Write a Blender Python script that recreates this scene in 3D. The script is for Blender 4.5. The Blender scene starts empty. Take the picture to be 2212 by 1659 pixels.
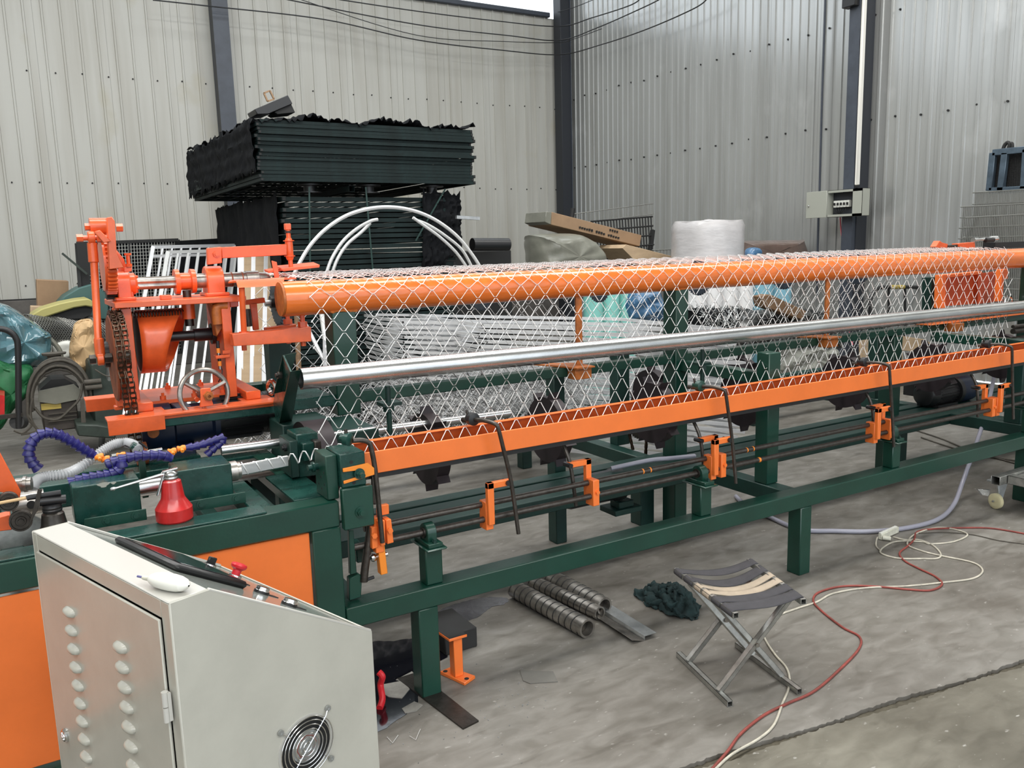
import bpy, bmesh, math, random
from mathutils import Vector, Matrix
R = random.Random(7)
PI = math.pi
sc = bpy.context.scene
COL = sc.collection

# ---------------------------------------------------------------- camera
F = 1800.0; H = 1.6
CR = Vector((0.8562780, -0.5158437, -0.0263282)); CD = Vector((-0.1068236, -0.1269912, -0.9861349)); CF = Vector((0.5053480, 0.8472181, -0.1638440))
cam = bpy.data.cameras.new('camera'); camo = bpy.data.objects.new('camera', cam); COL.objects.link(camo)
cam.sensor_width = 36; cam.lens = F / 2212 * 36; cam.clip_start = .05; cam.clip_end = 200
mw = Matrix.Identity(4)
for i in range(3):
    mw[i][0] = CR[i]; mw[i][1] = -CD[i]; mw[i][2] = -CF[i]
mw[2][3] = H
camo.matrix_world = mw; sc.camera = camo

# ---------------------------------------------------------------- world, lights, exposure
sc.view_settings.view_transform = 'Standard'; sc.view_settings.look = 'None'
sc.view_settings.gamma = 1; sc.view_settings.use_curve_mapping = False
sc.view_settings.exposure = 0.0
sc.cycles.use_denoising = True
sc.cycles.max_bounces = 6; sc.cycles.diffuse_bounces = 3; sc.cycles.glossy_bounces = 3
sc.cycles.transmission_bounces = 4; sc.cycles.transparent_max_bounces = 6
sc.cycles.caustics_reflective = False; sc.cycles.caustics_refractive = False
sc.cycles.sample_clamp_indirect = 4
w = bpy.data.worlds.new('sky'); sc.world = w; w.use_nodes = True
bg = w.node_tree.nodes['Background']; bg.inputs[0].default_value = (.86, .93, 1.0, 1); bg.inputs[1].default_value = 2.2

def area(name, loc, target, sx, sy, power, col=(1, 1, 1)):
    l = bpy.data.lights.new(name, 'AREA'); l.shape = 'RECTANGLE'; l.size = sx; l.size_y = sy; l.energy = power; l.color = col
    o = bpy.data.objects.new(name, l); COL.objects.link(o); o.location = loc
    o.rotation_euler = (Vector(target) - Vector(loc)).to_track_quat('-Z', 'Y').to_euler()
    return o
area('skylight_over_machine', (2.5, 3.6, 7.4), (2.5, 3.2, 0), 14, 1.6, 900, (1, .99, .96))
area('skylight_front', (0, -4.0, 7.4), (1.5, 1.5, .6), 14, 2.0, 700, (1, .97, .93))
area('skylight_rear', (2, 8.5, 7.4), (2, 8.8, 0), 14, 1.6, 420, (.95, .98, 1))

# ---------------------------------------------------------------- helpers
def ray(px, py):
    return CR * ((px - 1106) / F) + CD * ((py - 829.5) / F) + CF
def U(px, py, x=None, y=None, z=None, d=None):
    r = ray(px, py)
    if x is not None: t = x / r.x
    elif y is not None: t = y / r.y
    elif z is not None: t = (z - H) / r.z
    else: t = d
    return Vector((r.x * t, r.y * t, r.z * t + H))

INV = {}
class MB:
    def __init__(s): s.v = []; s.f = []
    def quad(s, *p):
        b = len(s.v); s.v += [tuple(q) for q in p]; s.f.append(tuple(range(b, b + len(p)))); return s
    def box(s, x0, x1, y0, y1, z0, z1):
        return s.obox((x0, y0, z0), (x1 - x0, 0, 0), (0, y1 - y0, 0), (0, 0, z1 - z0))
    def obox(s, o, a, b, c):
        o, a, b, c = map(Vector, (o, a, b, c)); k = len(s.v)
        if a.cross(b).dot(c) < 0: a, b = b, a
        s.v += [tuple(q) for q in (o, o + a, o + a + b, o + b, o + c, o + a + c, o + a + b + c, o + b + c)]
        s.f += [tuple(k + i for i in q) for q in ((3, 2, 1, 0), (4, 5, 6, 7), (0, 1, 5, 4), (1, 2, 6, 5), (2, 3, 7, 6), (3, 0, 4, 7))]
        return s
    def bar(s, p, q, w, h, up=(0, 0, 1)):
        p, q, up = Vector(p), Vector(q), Vector(up); d = q - p; a = d.cross(up)
        if a.length < 1e-6: a = d.cross(Vector((0, 1, 0)))
        a.normalize(); b = a.cross(d).normalized()
        return s.obox(p - a * w / 2 - b * h / 2, d, a * w, b * h)
    def prism(s, poly, vec):
        poly = [Vector(p) for p in poly]; vec = Vector(vec); n = len(poly); k = len(s.v)
        nn = Vector((0, 0, 0))
        for i in range(n): nn += poly[i].cross(poly[(i + 1) % n])
        if nn.dot(vec) > 0: poly = poly[::-1]
        s.v += [tuple(p) for p in poly] + [tuple(p + vec) for p in poly]
        s.f.append(tuple(range(k, k + n))); s.f.append(tuple(range(k + 2 * n - 1, k + n - 1, -1)))
        s.f += [(k + (i + 1) % n, k + i, k + n + i, k + n + (i + 1) % n) for i in range(n)]
        return s
    def rings(s, ctr, dirs, rad, n=12, cap=True, closed=False, ph=0.0):
        k = len(s.v); m = len(ctr); prev = None
        for i in range(m):
            d = dirs[i]
            if prev is None:
                a = d.orthogonal().normalized()
            else:
                a = prev - d * prev.dot(d)
                a = a.normalized() if a.length > 1e-6 else d.orthogonal().normalized()
            prev = a; b = d.cross(a)
            for j in range(n):
                t = 2 * PI * j / n + ph
                s.v.append(tuple(ctr[i] + (a * math.cos(t) + b * math.sin(t)) * rad[i]))
        mm = m if closed else m - 1
        for i in range(mm):
            i2 = (i + 1) % m
            s.f += [(k + i * n + j, k + i * n + (j + 1) % n, k + i2 * n + (j + 1) % n, k + i2 * n + j) for j in range(n)]
        if cap and not closed:
            s.f.append(tuple(k + j for j in range(n - 1, -1, -1))); s.f.append(tuple(k + (m - 1) * n + j for j in range(n)))
        return s
    def tube(s, pts, r, n=8, closed=False, cap=True, ph=0.0):
        pts = [Vector(p) for p in pts]; m = len(pts); ds = []
        for i in range(m):
            a = pts[i - 1] if (i > 0 or closed) else pts[i]; b = pts[(i + 1) % m] if (i < m - 1 or closed) else pts[i]
            d = (b - a); ds.append(d.normalized() if d.length > 1e-9 else Vector((0, 0, 1)))
        rad = r if isinstance(r, (list, tuple)) else [r] * m
        return s.rings(pts, ds, rad, n, cap, closed, ph)
    def cyl(s, p, q, r, n=16, r2=None, ph=0.0):
        p, q = Vector(p), Vector(q); d = (q - p).normalized()
        return s.rings([p, q], [d, d], [r, r if r2 is None else r2], n, ph=ph)
    def lathe(s, o, ax, prof, n=20, cap=True):
        o, ax = Vector(o), Vector(ax).normalized()
        return s.rings([o + ax * t for t, r in prof], [ax] * len(prof), [r for t, r in prof], n, cap)
    def hollow(s, p, q, ro, ri, n=20):
        p, q = Vector(p), Vector(q); d = (q - p); L = d.length; d.normalize()
        return s.lathe(p, d, [(0, ro), (L, ro), (L, ri), (0, ri), (0, ro)], n, cap=False)
    def grid(s, fn, nu, nv, closed_u=False):
        k = len(s.v); cu = nu if closed_u else nu + 1
        for j in range(nv + 1):
            for i in range(cu): s.v.append(tuple(fn(i / nu, j / nv)))
        for j in range(nv):
            for i in range(nu):
                a = k + j * cu + i; b = k + j * cu + (i + 1) % cu
                s.f.append((a, b, b + cu, a + cu))
        return s
    def mesh(s, name, mat):
        me = bpy.data.meshes.new(name); me.from_pydata(s.v, [], s.f)
        if mat: me.materials.append(mat)
        return me
    def build(s, name, mat, parent=None, bev=0, ang=35, solid=0, sub=0, flat=False, raw=False):
        me = s.mesh(name, mat)
        if not raw and parent is not None and parent.name in INV: me.transform(INV[parent.name])
        if not flat:
            me.shade_smooth(); me.set_sharp_from_angle(angle=math.radians(ang))
        o = bpy.data.objects.new(name, me); COL.objects.link(o)
        if parent is not None:
            o.parent = parent
            if parent.name in INV: INV[o.name] = INV[parent.name]
        if solid:
            m = o.modifiers.new('thick', 'SOLIDIFY'); m.thickness = solid; m.offset = 0
        if sub:
            m = o.modifiers.new('sub', 'SUBSURF'); m.levels = sub; m.render_levels = sub
        if bev:
            m = o.modifiers.new('bev', 'BEVEL'); m.width = bev; m.segments = 1; m.limit_method = 'ANGLE'; m.angle_limit = .7
        return o

def tag(o, label, cat, group=None, kind=None):
    o['label'] = label; o['category'] = cat
    if group: o['group'] = group
    if kind: o['kind'] = kind
    return o
def thing(name, label, cat, loc=(0, 0, 0), rot=0, group=None):
    o = bpy.data.objects.new(name, None); COL.objects.link(o); o.location = loc; o.rotation_euler = (0, 0, rot); o.empty_display_size = .1
    m = Matrix.Translation(Vector(loc)) @ Matrix.Rotation(rot, 4, 'Z'); INV[o.name] = m.inverted()
    return tag(o, label, cat, group)
def solo(mb, name, mat, label, cat, loc, group=None, kind=None, **k):
    """one-mesh thing, origin at loc"""
    mb.v = [(a - loc[0], b - loc[1], c - loc[2]) for a, b, c in mb.v]
    o = mb.build(name, mat, None, **k); o.location = loc
    return tag(o, label, cat, group, kind)
def struct(mb, name, mat, parent=None, **k):
    o = mb.build(name, mat, parent, **k)
    if parent is None: o['kind'] = 'structure'; INV[o.name] = Matrix.Identity(4)
    return o
def rep(o, parent, loc=None, rz=None):
    c = o.copy(); COL.objects.link(c); c.parent = parent
    if loc is not None: c.location = loc
    if rz is not None: c.rotation_euler = (0, 0, rz)
    return c
def copy_thing(root, loc, rz, label, group=None):
    r = root.copy(); COL.objects.link(r); r.location = loc; r.rotation_euler = (0, 0, rz); r['label'] = label
    if group: r['group'] = group
    for ch in list(root.children):
        c = ch.copy(); COL.objects.link(c); c.parent = r
        for g in ch.children:
            d = g.copy(); COL.objects.link(d); d.parent = c
    return r
def crv(pts, n=8, closed=False):
    """catmull-rom through pts"""
    P = [Vector(p) for p in pts]; out = []; m = len(P)
    for i in range(m if closed else m - 1):
        p0 = P[i - 1] if (i > 0 or closed) else P[0]; p1 = P[i]; p2 = P[(i + 1) % m]; p3 = P[(i + 2) % m] if (i + 2 < m or closed) else P[-1]
        for k in range(n):
            t = k / n
            out.append(.5 * ((2 * p1) + (p2 - p0) * t + (2 * p0 - 5 * p1 + 4 * p2 - p3) * t * t + (3 * p1 - p0 - 3 * p2 + p3) * t ** 3))
    if not closed: out.append(P[-1])
    return out

# ---------------------------------------------------------------- materials
def mat(name, col, rough=.5, metal=0, var=0, vs=8, col2=None, bump=0, bs=60, spec=.5, coat=0, stretch=(1, 1, 1), lo=.35, hi=.65, alpha=1, trans=0, rvar=0):
    m = bpy.data.materials.new(name); m.use_nodes = True; nt = m.node_tree; N = nt.nodes; L = nt.links
    b = N['Principled BSDF']
    b.inputs['Base Color'].default_value = (*col, 1); b.inputs['Roughness'].default_value = rough; b.inputs['Metallic'].default_value = metal
    b.inputs['Specular IOR Level'].default_value = spec; b.inputs['Coat Weight'].default_value = coat; b.inputs['Coat Roughness'].default_value = .12
    b.inputs['Alpha'].default_value = alpha; b.inputs['Transmission Weight'].default_value = trans
    tc = N.new('ShaderNodeTexCoord'); mp = N.new('ShaderNodeMapping'); L.new(tc.outputs['Object'], mp.inputs[0]); mp.inputs['Scale'].default_value = stretch
    if var or col2:
        nz = N.new('ShaderNodeTexNoise'); nz.inputs['Scale'].default_value = vs; nz.inputs['Detail'].default_value = 6; nz.inputs['Roughness'].default_value = .65
        L.new(mp.outputs[0], nz.inputs['Vector'])
        rp = N.new('ShaderNodeValToRGB'); rp.color_ramp.elements[0].position = lo; rp.color_ramp.elements[1].position = hi
        c2 = col2 if col2 else tuple(c * (1 - var) for c in col)
        rp.color_ramp.elements[0].color = (*c2, 1); rp.color_ramp.elements[1].color = (*col, 1)
        L.new(nz.outputs['Fac'], rp.inputs[0]); L.new(rp.outputs[0], b.inputs['Base Color'])
        if rvar:
            mr = N.new('ShaderNodeMapRange'); mr.inputs['To Min'].default_value = max(0, rough - rvar); mr.inputs['To Max'].default_value = min(1, rough + rvar)
            L.new(nz.outputs['Fac'], mr.inputs[0]); L.new(mr.outputs[0], b.inputs['Roughness'])
    if bump:
        n2 = N.new('ShaderNodeTexNoise'); n2.inputs['Scale'].default_value = bs; n2.inputs['Detail'].default_value = 4
        L.new(mp.outputs[0], n2.inputs['Vector'])
        bp = N.new('ShaderNodeBump'); bp.inputs['Strength'].default_value = bump; bp.inputs['Distance'].default_value = .01
        L.new(n2.outputs['Fac'], bp.inputs['Height']); L.new(bp.outputs[0], b.inputs['Normal'])
    return m
M = {}
M['green'] = mat('green_paint', (.006, .050, .033), .34, var=.25, vs=5, bump=.04, bs=90, coat=.15)
M['green2'] = mat('green_paint_dull', (.006, .037, .029), .45, var=.3, vs=9, bump=.05, bs=60)
M['greenworn'] = mat('green_paint_worn', (.010, .060, .048), .28, var=.4, vs=12, bump=.05, rvar=.12)
M['orange'] = mat('orange_paint', (.93, .205, .038), .38, var=.1, vs=5, bump=.03, bs=80, coat=.15)
M['orange2'] = mat('orange_red_paint', (.86, .135, .03), .33, var=.22, vs=10, bump=.05, bs=50, coat=.25)
M['shadedorange'] = mat('shaded_orange_trough_inside', (.40, .075, .014), .4, var=.3, vs=6)  # orange paint darkened: the shade inside the trough is put into its colour
M['orangerust'] = mat('dirty_orange_paint', (.55, .16, .03), .5, var=.45, vs=25, bump=.08)
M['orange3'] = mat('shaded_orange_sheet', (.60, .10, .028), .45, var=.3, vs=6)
M['orangepipe'] = mat('glossy_orange_pipe_paint', (.9, .20, .03), .22, var=.22, vs=7, bump=.04, bs=30, coat=.4, stretch=(.4, 1, 1))
M['galv'] = mat('galvanised_steel', (.62, .63, .63), .27, 1, var=.25, vs=14, stretch=(.3, 1, 1), bump=.02)
M['galvpost'] = mat('galvanised_tube', (.55, .57, .57), .38, .85, var=.3, vs=20, bump=.03)
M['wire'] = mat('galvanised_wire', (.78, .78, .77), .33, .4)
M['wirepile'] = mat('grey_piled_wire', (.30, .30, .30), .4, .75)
M['wiredark'] = mat('dull_wire', (.3, .3, .28), .45, .7)
M['steel'] = mat('oily_steel', (.46, .43, .39), .32, .85, var=.5, vs=18, bump=.04)
M['steeldark'] = mat('dark_machined_steel', (.075, .068, .06), .38, .8, var=.4, vs=30, bump=.06, bs=120)
M['barsteel'] = mat('black_rolled_steel_rod', (.10, .088, .078), .36, .75, var=.4, vs=40, bump=.12, bs=220)
M['chrome'] = mat('chrome', (.75, .75, .75), .14, 1)
M['chain'] = mat('oily_chain', (.09, .055, .035), .35, .8, var=.5, vs=60)
M['chainorange'] = mat('orange_oversprayed_chain', (.4, .11, .03), .45, .3, var=.6, vs=60)
M['rust'] = mat('rusty_orange_metal', (.33, .09, .035), .55, .2, var=.5, vs=20)
M['black'] = mat('black_paint', (.012, .012, .013), .38, bump=.03)
M['blackmatt'] = mat('matt_black', (.012, .012, .012), .7)
M['plum'] = mat('dark_plum_steel', (.028, .02, .024), .5, .3, var=.3, vs=10)
M['rubber'] = mat('rubber', (.02, .02, .02), .6)
M['cabinet'] = mat('cabinet_grey_enamel', (.49, .48, .42), .33, var=.12, vs=5, coat=.3, bump=.02, bs=150)
M['cabtop'] = mat('cabinet_trim_enamel', (.52, .51, .47), .3, coat=.3)
M['plate'] = mat('panel_plate', (.34, .37, .34), .2, .3, coat=.5)
M['white'] = mat('white_plastic', (.78, .78, .72), .4)
M['ivory'] = mat('ivory_plastic', (.70, .69, .58), .45, var=.25, vs=40)
M['red'] = mat('red_enamel', (.62, .022, .022), .28, var=.35, vs=14, coat=.4)
M['redknob'] = mat('red_plastic', (.62, .02, .03), .35)
M['blue'] = mat('navy_blue_plastic', (.022, .02, .16), .36, var=.4, vs=50)
M['orpl'] = mat('orange_plastic', (.9, .27, .03), .35)
M['motorblue'] = mat('dark_blue_cast_iron', (.008, .02, .055), .4, var=.4, vs=12)
M['cloth'] = mat('dark_green_cloth', (.012, .035, .036), .9, var=.5, vs=14, bump=.3, bs=120)
M['web'] = mat('grey_webbing', (.06, .058, .065), .85, var=.2, vs=30, bump=.4, bs=900)
M['webbeige'] = mat('beige_webbing', (.46, .38, .29), .85, var=.15, vs=30, bump=.4, bs=900)
M['alum'] = mat('zinc_square_tube', (.50, .50, .47), .36, .8, var=.35, vs=22, bump=.05)
M['card'] = mat('cardboard', (.34, .22, .13), .85, var=.15, vs=6, bump=.05)
M['cardlight'] = mat('light_plywood', (.52, .38, .24), .75, var=.2, vs=4, stretch=(1, 1, 4))
M['paper'] = mat('kraft_paper', (.62, .42, .22), .75, var=.15, vs=9)
M['bluefilm'] = mat('blue_plastic_film', (.10, .22, .26), .16, var=.35, vs=5, bump=.35, bs=18, coat=.6)
M['clearfilm'] = mat('clear_plastic_film', (.5, .5, .47), .2, bump=.25, bs=20, coat=.6, var=.2, vs=6)
M['tarp'] = mat('green_tarpaulin', (.01, .14, .045), .6, var=.3, vs=8)
M['tealplastic'] = mat('teal_plastic', (.05, .12, .11), .5)
M['olive'] = mat('yellow_olive_plastic', (.42, .38, .13), .5)
M['darkgreen'] = mat('dark_machine_green', (.03, .045, .035), .55, var=.4, vs=14)
M['cable'] = mat('dusty_grey_cable', (.085, .075, .06), .7, var=.3, vs=30)
M['welder'] = mat('dusty_welder_body', (.06, .05, .042), .65, var=.3, vs=10)
M['greyhose'] = mat('translucent_grey_hose', (.3, .3, .36), .3, coat=.4)
M['clearhose'] = mat('clear_ribbed_hose', (.62, .63, .64), .25, coat=.5, alpha=.82)
M['redcable'] = mat('red_cable', (.32, .065, .05), .6, var=.5, vs=9)
M['whitecable'] = mat('white_cable', (.62, .58, .48), .55, var=.4, vs=14)
M['turq'] = mat('turquoise_film_roll', (.23, .58, .52), .5, var=.08, vs=5)
M['whiteroll'] = mat('white_film_roll', (.80, .80, .80), .5)
M['blueroll'] = mat('pale_blue_film_roll', (.20, .42, .52), .5)
M['bluebag'] = mat('blue_film_bag', (.06, .16, .30), .3, bump=.4, bs=25, coat=.3, var=.3, vs=12)
M['wrap'] = mat('white_stretch_wrap', (.60, .58, .58), .35, var=.15, vs=5, stretch=(1, 1, 3), bump=.3, bs=14, coat=.3)
M['brownwrap'] = mat('brown_stretch_wrap', (.17, .12, .10), .28, var=.3, vs=6, bump=.4, bs=16, coat=.5)
M['greywrap'] = mat('grey_tarpaulin', (.22, .22, .18), .4, var=.25, vs=4, bump=.25, bs=10, coat=.2)
M['blackfilm'] = mat('black_plastic_film', (.012, .013, .013), .3, bump=.5, bs=15, coat=.4)
M['panelgreen'] = mat('dark_green_fence_frame', (.006, .017, .017), .62, var=.5, vs=9, spec=.25)
M['panelblue'] = mat('blue_black_steel_frame', (.10, .14, .18), .4, .4, var=.4, vs=9)
M['net'] = mat('black_shade_net', (.009, .010, .012), .9, var=.5, vs=18, spec=.15)
M['whitepaint'] = mat('white_painted_tube', (.72, .73, .72), .3, .2)
M['fenceframe'] = mat('zinc_grey_fence_tube', (.80, .81, .83), .3, .25, var=.12, vs=8)
M['wood'] = mat('worn_wood', (.22, .13, .07), .8, var=.4, vs=8, stretch=(1, 8, 8))
M['column'] = mat('column_slate_paint', (.055, .065, .085), .45, var=.25, vs=6)
M['columndark'] = mat('column_flange_dark', (.025, .028, .035), .5)
M['boxgrey'] = mat('electrical_box_enamel', (.37, .38, .33), .4)
M['tubelight'] = mat('white_cover_strip', (.78, .76, .70), .4)
M['fabric'] = mat('silver_cloth', (.36, .37, .33), .5, var=.4, vs=7, bump=.4, bs=20)
M['yellow'] = mat('yellow_paint', (.45, .34, .08), .5)
M['grip'] = mat('screen_black_glass', (.01, .012, .016), .08, coat=.5)
M['masonry'] = mat('cement_plinth', (.13, .12, .11), .9, var=.45, vs=3, bump=.3, bs=20)

def mat_floor(tint=(1, 1, 1)):
    m = bpy.data.materials.new('polished_concrete_floor'); m.use_nodes = True; nt = m.node_tree; N = nt.nodes; L = nt.links; b = N['Principled BSDF']
    tc = N.new('ShaderNodeTexCoord')
    def noise(scale, det, st=(1, 1, 1), rot=0, dist=0):
        mp = N.new('ShaderNodeMapping'); mp.inputs['Scale'].default_value = st; mp.inputs['Rotation'].default_value = (0, 0, rot); L.new(tc.outputs['Object'], mp.inputs[0])
        n = N.new('ShaderNodeTexNoise'); n.inputs['Scale'].default_value = scale; n.inputs['Detail'].default_value = det; n.inputs['Distortion'].default_value = dist; L.new(mp.outputs[0], n.inputs['Vector']); return n
    def ramp(src, p0, c0, p1, c1):
        r = N.new('ShaderNodeValToRGB'); r.color_ramp.elements[0].position = p0; r.color_ramp.elements[0].color = (*c0, 1); r.color_ramp.elements[1].position = p1; r.color_ramp.elements[1].color = (*c1, 1); L.new(src, r.inputs[0]); return r
    def mix(f, a, c, mode='MIX'):
        x = N.new('ShaderNodeMix'); x.data_type = 'RGBA'; x.blend_type = mode
        if isinstance(f, float): x.inputs[0].default_value = f
        else: L.new(f, x.inputs[0])
        L.new(a, x.inputs[6]); L.new(c, x.inputs[7]); return x.outputs[2]
    a = ramp(noise(1.1, 8).outputs['Fac'], .3, tuple(a_ * b_ for a_, b_ in zip((.15, .138, .12), tint)), .7, tuple(a_ * b_ for a_, b_ in zip((.29, .278, .255), tint)))
    c = ramp(noise(7, 8, (1, 2.2, 1), .5, .6).outputs['Fac'], .35, (.55, .535, .50), .72, (1, 1, 1))
    r1 = mix(.8, a.outputs[0], c.outputs[0], 'MULTIPLY')
    s = ramp(noise(3.2, 5, (1, 3, 1), .3, 1.2).outputs['Fac'], .28, (.55, .53, .5), .42, (1, 1, 1))
    r2 = mix(.6, r1, s.outputs[0], 'MULTIPLY')
    p = ramp(noise(26, 6, (1, 2, 1), .9).outputs['Fac'], .66, (0, 0, 0), .78, (1, 1, 1))
    lc = N.new('ShaderNodeRGB'); lc.outputs[0].default_value = (.42, .41, .38, 1)
    r3 = mix(p.outputs[0], r2, lc.outputs[0])
    L.new(r3, b.inputs['Base Color'])
    rr = ramp(noise(2.5, 5).outputs['Fac'], .3, (.3, .3, .3), .7, (.62, .62, .62)); L.new(rr.outputs[0], b.inputs['Roughness'])
    bp = N.new('ShaderNodeBump'); bp.inputs['Strength'].default_value = .15; bp.inputs['Distance'].default_value = .01; L.new(noise(18, 8).outputs['Fac'], bp.inputs['Height']); L.new(bp.outputs[0], b.inputs['Normal'])
    b.inputs['Specular IOR Level'].default_value = .4
    return m
def mat_wall(name, base, stain, rough, metal=0, smudge=None, coat=0):
    m = bpy.data.materials.new(name); m.use_nodes = True; nt = m.node_tree; N = nt.nodes; L = nt.links; b = N['Principled BSDF']
    geo = N.new('ShaderNodeNewGeometry')
    def ns(scale, st, p0, p1, det=5):
        mp = N.new('ShaderNodeMapping'); mp.inputs['Scale'].default_value = st; L.new(geo.outputs['Position'], mp.inputs[0])
        n = N.new('ShaderNodeTexNoise'); n.inputs['Scale'].default_value = scale; n.inputs['Detail'].default_value = det; L.new(mp.outputs[0], n.inputs['Vector'])
        r = N.new('ShaderNodeValToRGB'); r.color_ramp.elements[0].position = p0; r.color_ramp.elements[1].position = p1; L.new(n.outputs['Fac'], r.inputs[0]); return r.outputs[0]
    x = N.new('ShaderNodeMix'); x.data_type = 'RGBA'; L.new(ns(3.0, (2, 2, .12), .42, .75), x.inputs[0]); x.inputs[6].default_value = (*base, 1); x.inputs[7].default_value = (*stain, 1)
    y = N.new('ShaderNodeMix'); y.data_type = 'RGBA'; L.new(ns(1.2, (1, 1, .6), .62, .7, 8), y.inputs[0]); L.new(x.outputs[2], y.inputs[6]); y.inputs[7].default_value = (*(smudge or base), 1)
    L.new(y.outputs[2], b.inputs['Base Color']); b.inputs['Roughness'].default_value = rough; b.inputs['Metallic'].default_value = metal; b.inputs['Coat Weight'].default_value = coat; b.inputs['Coat Roughness'].default_value = .25
    return m
M['floor'] = mat_floor(); M['floor2'] = mat_floor((.80, .79, .70))
M['wallback'] = mat_wall('cream_profiled_sheet', (.47, .465, .425), (.39, .375, .33), .5, 0, (.42, .40, .33), .1)
M['wallright'] = mat_wall('silver_grey_profiled_sheet', (.42, .43, .42), (.32, .325, .31), .22, .35, (.48, .49, .48), .8)

# ================================================================ the room
XW = 9.015; YW = 13.0; ZW = 5.56
# floor: two concrete slabs with a crumbling joint between them (runs away to the right)
ja, jb = U(1490, 1659, z=0), U(2212, 1432, z=0); jd = (jb - ja).normalized(); jn = Vector((jd.y, -jd.x, 0))
J = []
t = -12.0
while (ja + jd * t).x > -9: t -= .5
L0_ = t
while True:
    p = ja + jd * t
    if p.x > XW or p.y < -7 and False: break
    J.append((p, t)); t += .5 if (t < -.5 or t > 3.5) else .012
    if t > 60: break
rj = random.Random(3)
def edge(sgn):
    out = []
    for p, t in J:
        near = -.6 < t < 3.6; w_ = .005 + (.006 * (1 + math.sin(t * 9)) + rj.uniform(0, .007) if near else 0)
        out.append(p + jn * (sgn * w_) + (jn * rj.uniform(-.002, .002) if near else Vector()))
    return out
eA, eB = edge(-1), edge(1)
def slab_mesh(pts, poly_rest):
    mb = MB(); P = [Vector(p) for p in pts] + [Vector(p) for p in poly_rest]
    k = len(mb.v); mb.v += [tuple(p) for p in P]; f = tuple(range(len(P)))
    ar = sum(P[i].x * P[(i + 1) % len(P)].y - P[(i + 1) % len(P)].x * P[i].y for i in range(len(P)))
    mb.f.append(f if ar > 0 else f[::-1])
    for a, b in zip(pts[:-1], pts[1:]): mb.quad(a, b, Vector(b) - Vector((0, 0, .015)), Vector(a) - Vector((0, 0, .015)))
    return mb
pA = eA + [Vector((XW, YW + .2, 0)), Vector((-9, YW + .2, 0)), Vector((-9, eA[0].y, 0))]
pB = eB + [Vector((XW, eB[-1].y, 0)), Vector((XW, -7, 0)), Vector((-9, -7, 0)), Vector((-9, eB[0].y, 0))]
fl = struct(slab_mesh(eA, pA[len(eA):]), 'floor', M['floor'], flat=True)
struct(slab_mesh(eB, pB[len(eB):]), 'slab', M['floor2'], fl, flat=True)
struct(MB().quad((-9, -7, -.014), (XW, -7, -.014), (XW, YW, -.014), (-9, YW, -.014)), 'joint_bed', mat('joint_dirt', (.10, .088, .062), .9, var=.4, vs=30), fl)
def sheet_profile(n, pitch, rw, h):
    pts = [(0, 0)]
    for i in range(n):
        c = pitch * (i + .5); pts += [(c - rw / 2 - .006, 0), (c - rw / 2, h), (c + rw / 2, h), (c + rw / 2 + .006, 0)]
    pts.append((pitch * n - .002, 0)); pts.append((pitch * n - .002, -.004)); return pts
def sheet(n, pitch, rw, h, z0, z1):
    mb = MB(); pr = sheet_profile(n, pitch, rw, h)
    for (a, b), (c, d) in zip(pr[:-1], pr[1:]): mb.quad((a, -b, z0), (c, -d, z0), (c, -d, z1), (a, -b, z1))
    return mb
wb = struct(MB().box(-8.2, XW + .1, YW + .06, YW + .12, 1.067, ZW), 'wall_back', M['wallback'])
s0 = sheet(4, .213, .022, .017, 1.067, ZW).build('wall_sheet', M['wallback'], wb, ang=20)
xs = .651 - .852 * 10
s0.location = (xs, YW + .03, 0)
for i in range(1, 21): rep(s0, wb, (xs + .852 * i, YW + .03, 0))
mb = MB()
for zz in (1.25, 2.6, 3.9):
    for i in range(40):
        x = -3 + i * .3195 + R.uniform(-.01, .01); z = zz + (.12 if zz == 3.9 else 0) + R.uniform(-.012, .012); mb.cyl((x, YW + .03, z), (x, YW + .018, z), .011, 6)
o = mb.build('screw', M['blackmatt'], wb); o['kind'] = 'stuff'
struct(MB().box(-8.2, XW, YW - .08, YW + .2, 0, 1.05), 'trim_1', M['masonry'], bev=.01)
struct(MB().box(-8.2, XW, YW - .03, YW + .12, 1.05, 1.067), 'trim_2', M['blackmatt'])
struct(MB().box(-8.2, XW - .3, YW - .05, YW + .14, ZW, ZW + .08), 'trim_3', M['column'], bev=.01)
wr = struct(MB().box(XW + .05, XW + .1, -7, YW + .1, 0, 9), 'wall_right', M['wallright'])
mb = MB(); pr = sheet_profile(6, .1335, .026, .017)
for (a, b), (c, d) in zip(pr[:-1], pr[1:]): mb.quad((-b, -a, 0), (-d, -c, 0), (-d, -c, 9), (-b, -a, 9))
s1 = mb.build('wall_sheet', M['wallright'], wr, ang=20); s1.location = (XW + .02, YW, 0)
for i in range(1, 16): rep(s1, wr, (XW + .02, YW - .801 * i, 0))
mb = MB()
for zz, n in ((1.35, 30), (2.95, 36), (4.15, 36)):
    for i in range(n):
        y = 12.7 - i * .3204; z = zz + R.uniform(-.02, .02); mb.cyl((XW + .02, y, z), (XW, y, z), .012, 6)
o = mb.build('screw', M['blackmatt'], wr); o['kind'] = 'stuff'
def column(name, x0, x1, y0, y1, z1, label=None):
    mb = MB().box(x0, x1, y0, y0 + .02, 0, z1).box(x0, x1, y1 - .02, y1, 0, z1).box((x0 + x1) / 2 - .008, (x0 + x1) / 2 + .008, y0 + .02, y1 - .02, 0, z1)
    return mb
c1 = struct(column('', 2.86, 3.08, 12.72, 12.94, 5.55), 'trim_4', M['column'])
struct(MB().box(2.862, 2.87, 12.74, 12.92, 0, 5.5), 'stiffener', M['columndark'], c1)
struct(MB().box(8.77, 8.97, 12.72, 12.94, 0, 9), 'trim_5', M['columndark'], bev=.005)
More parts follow.
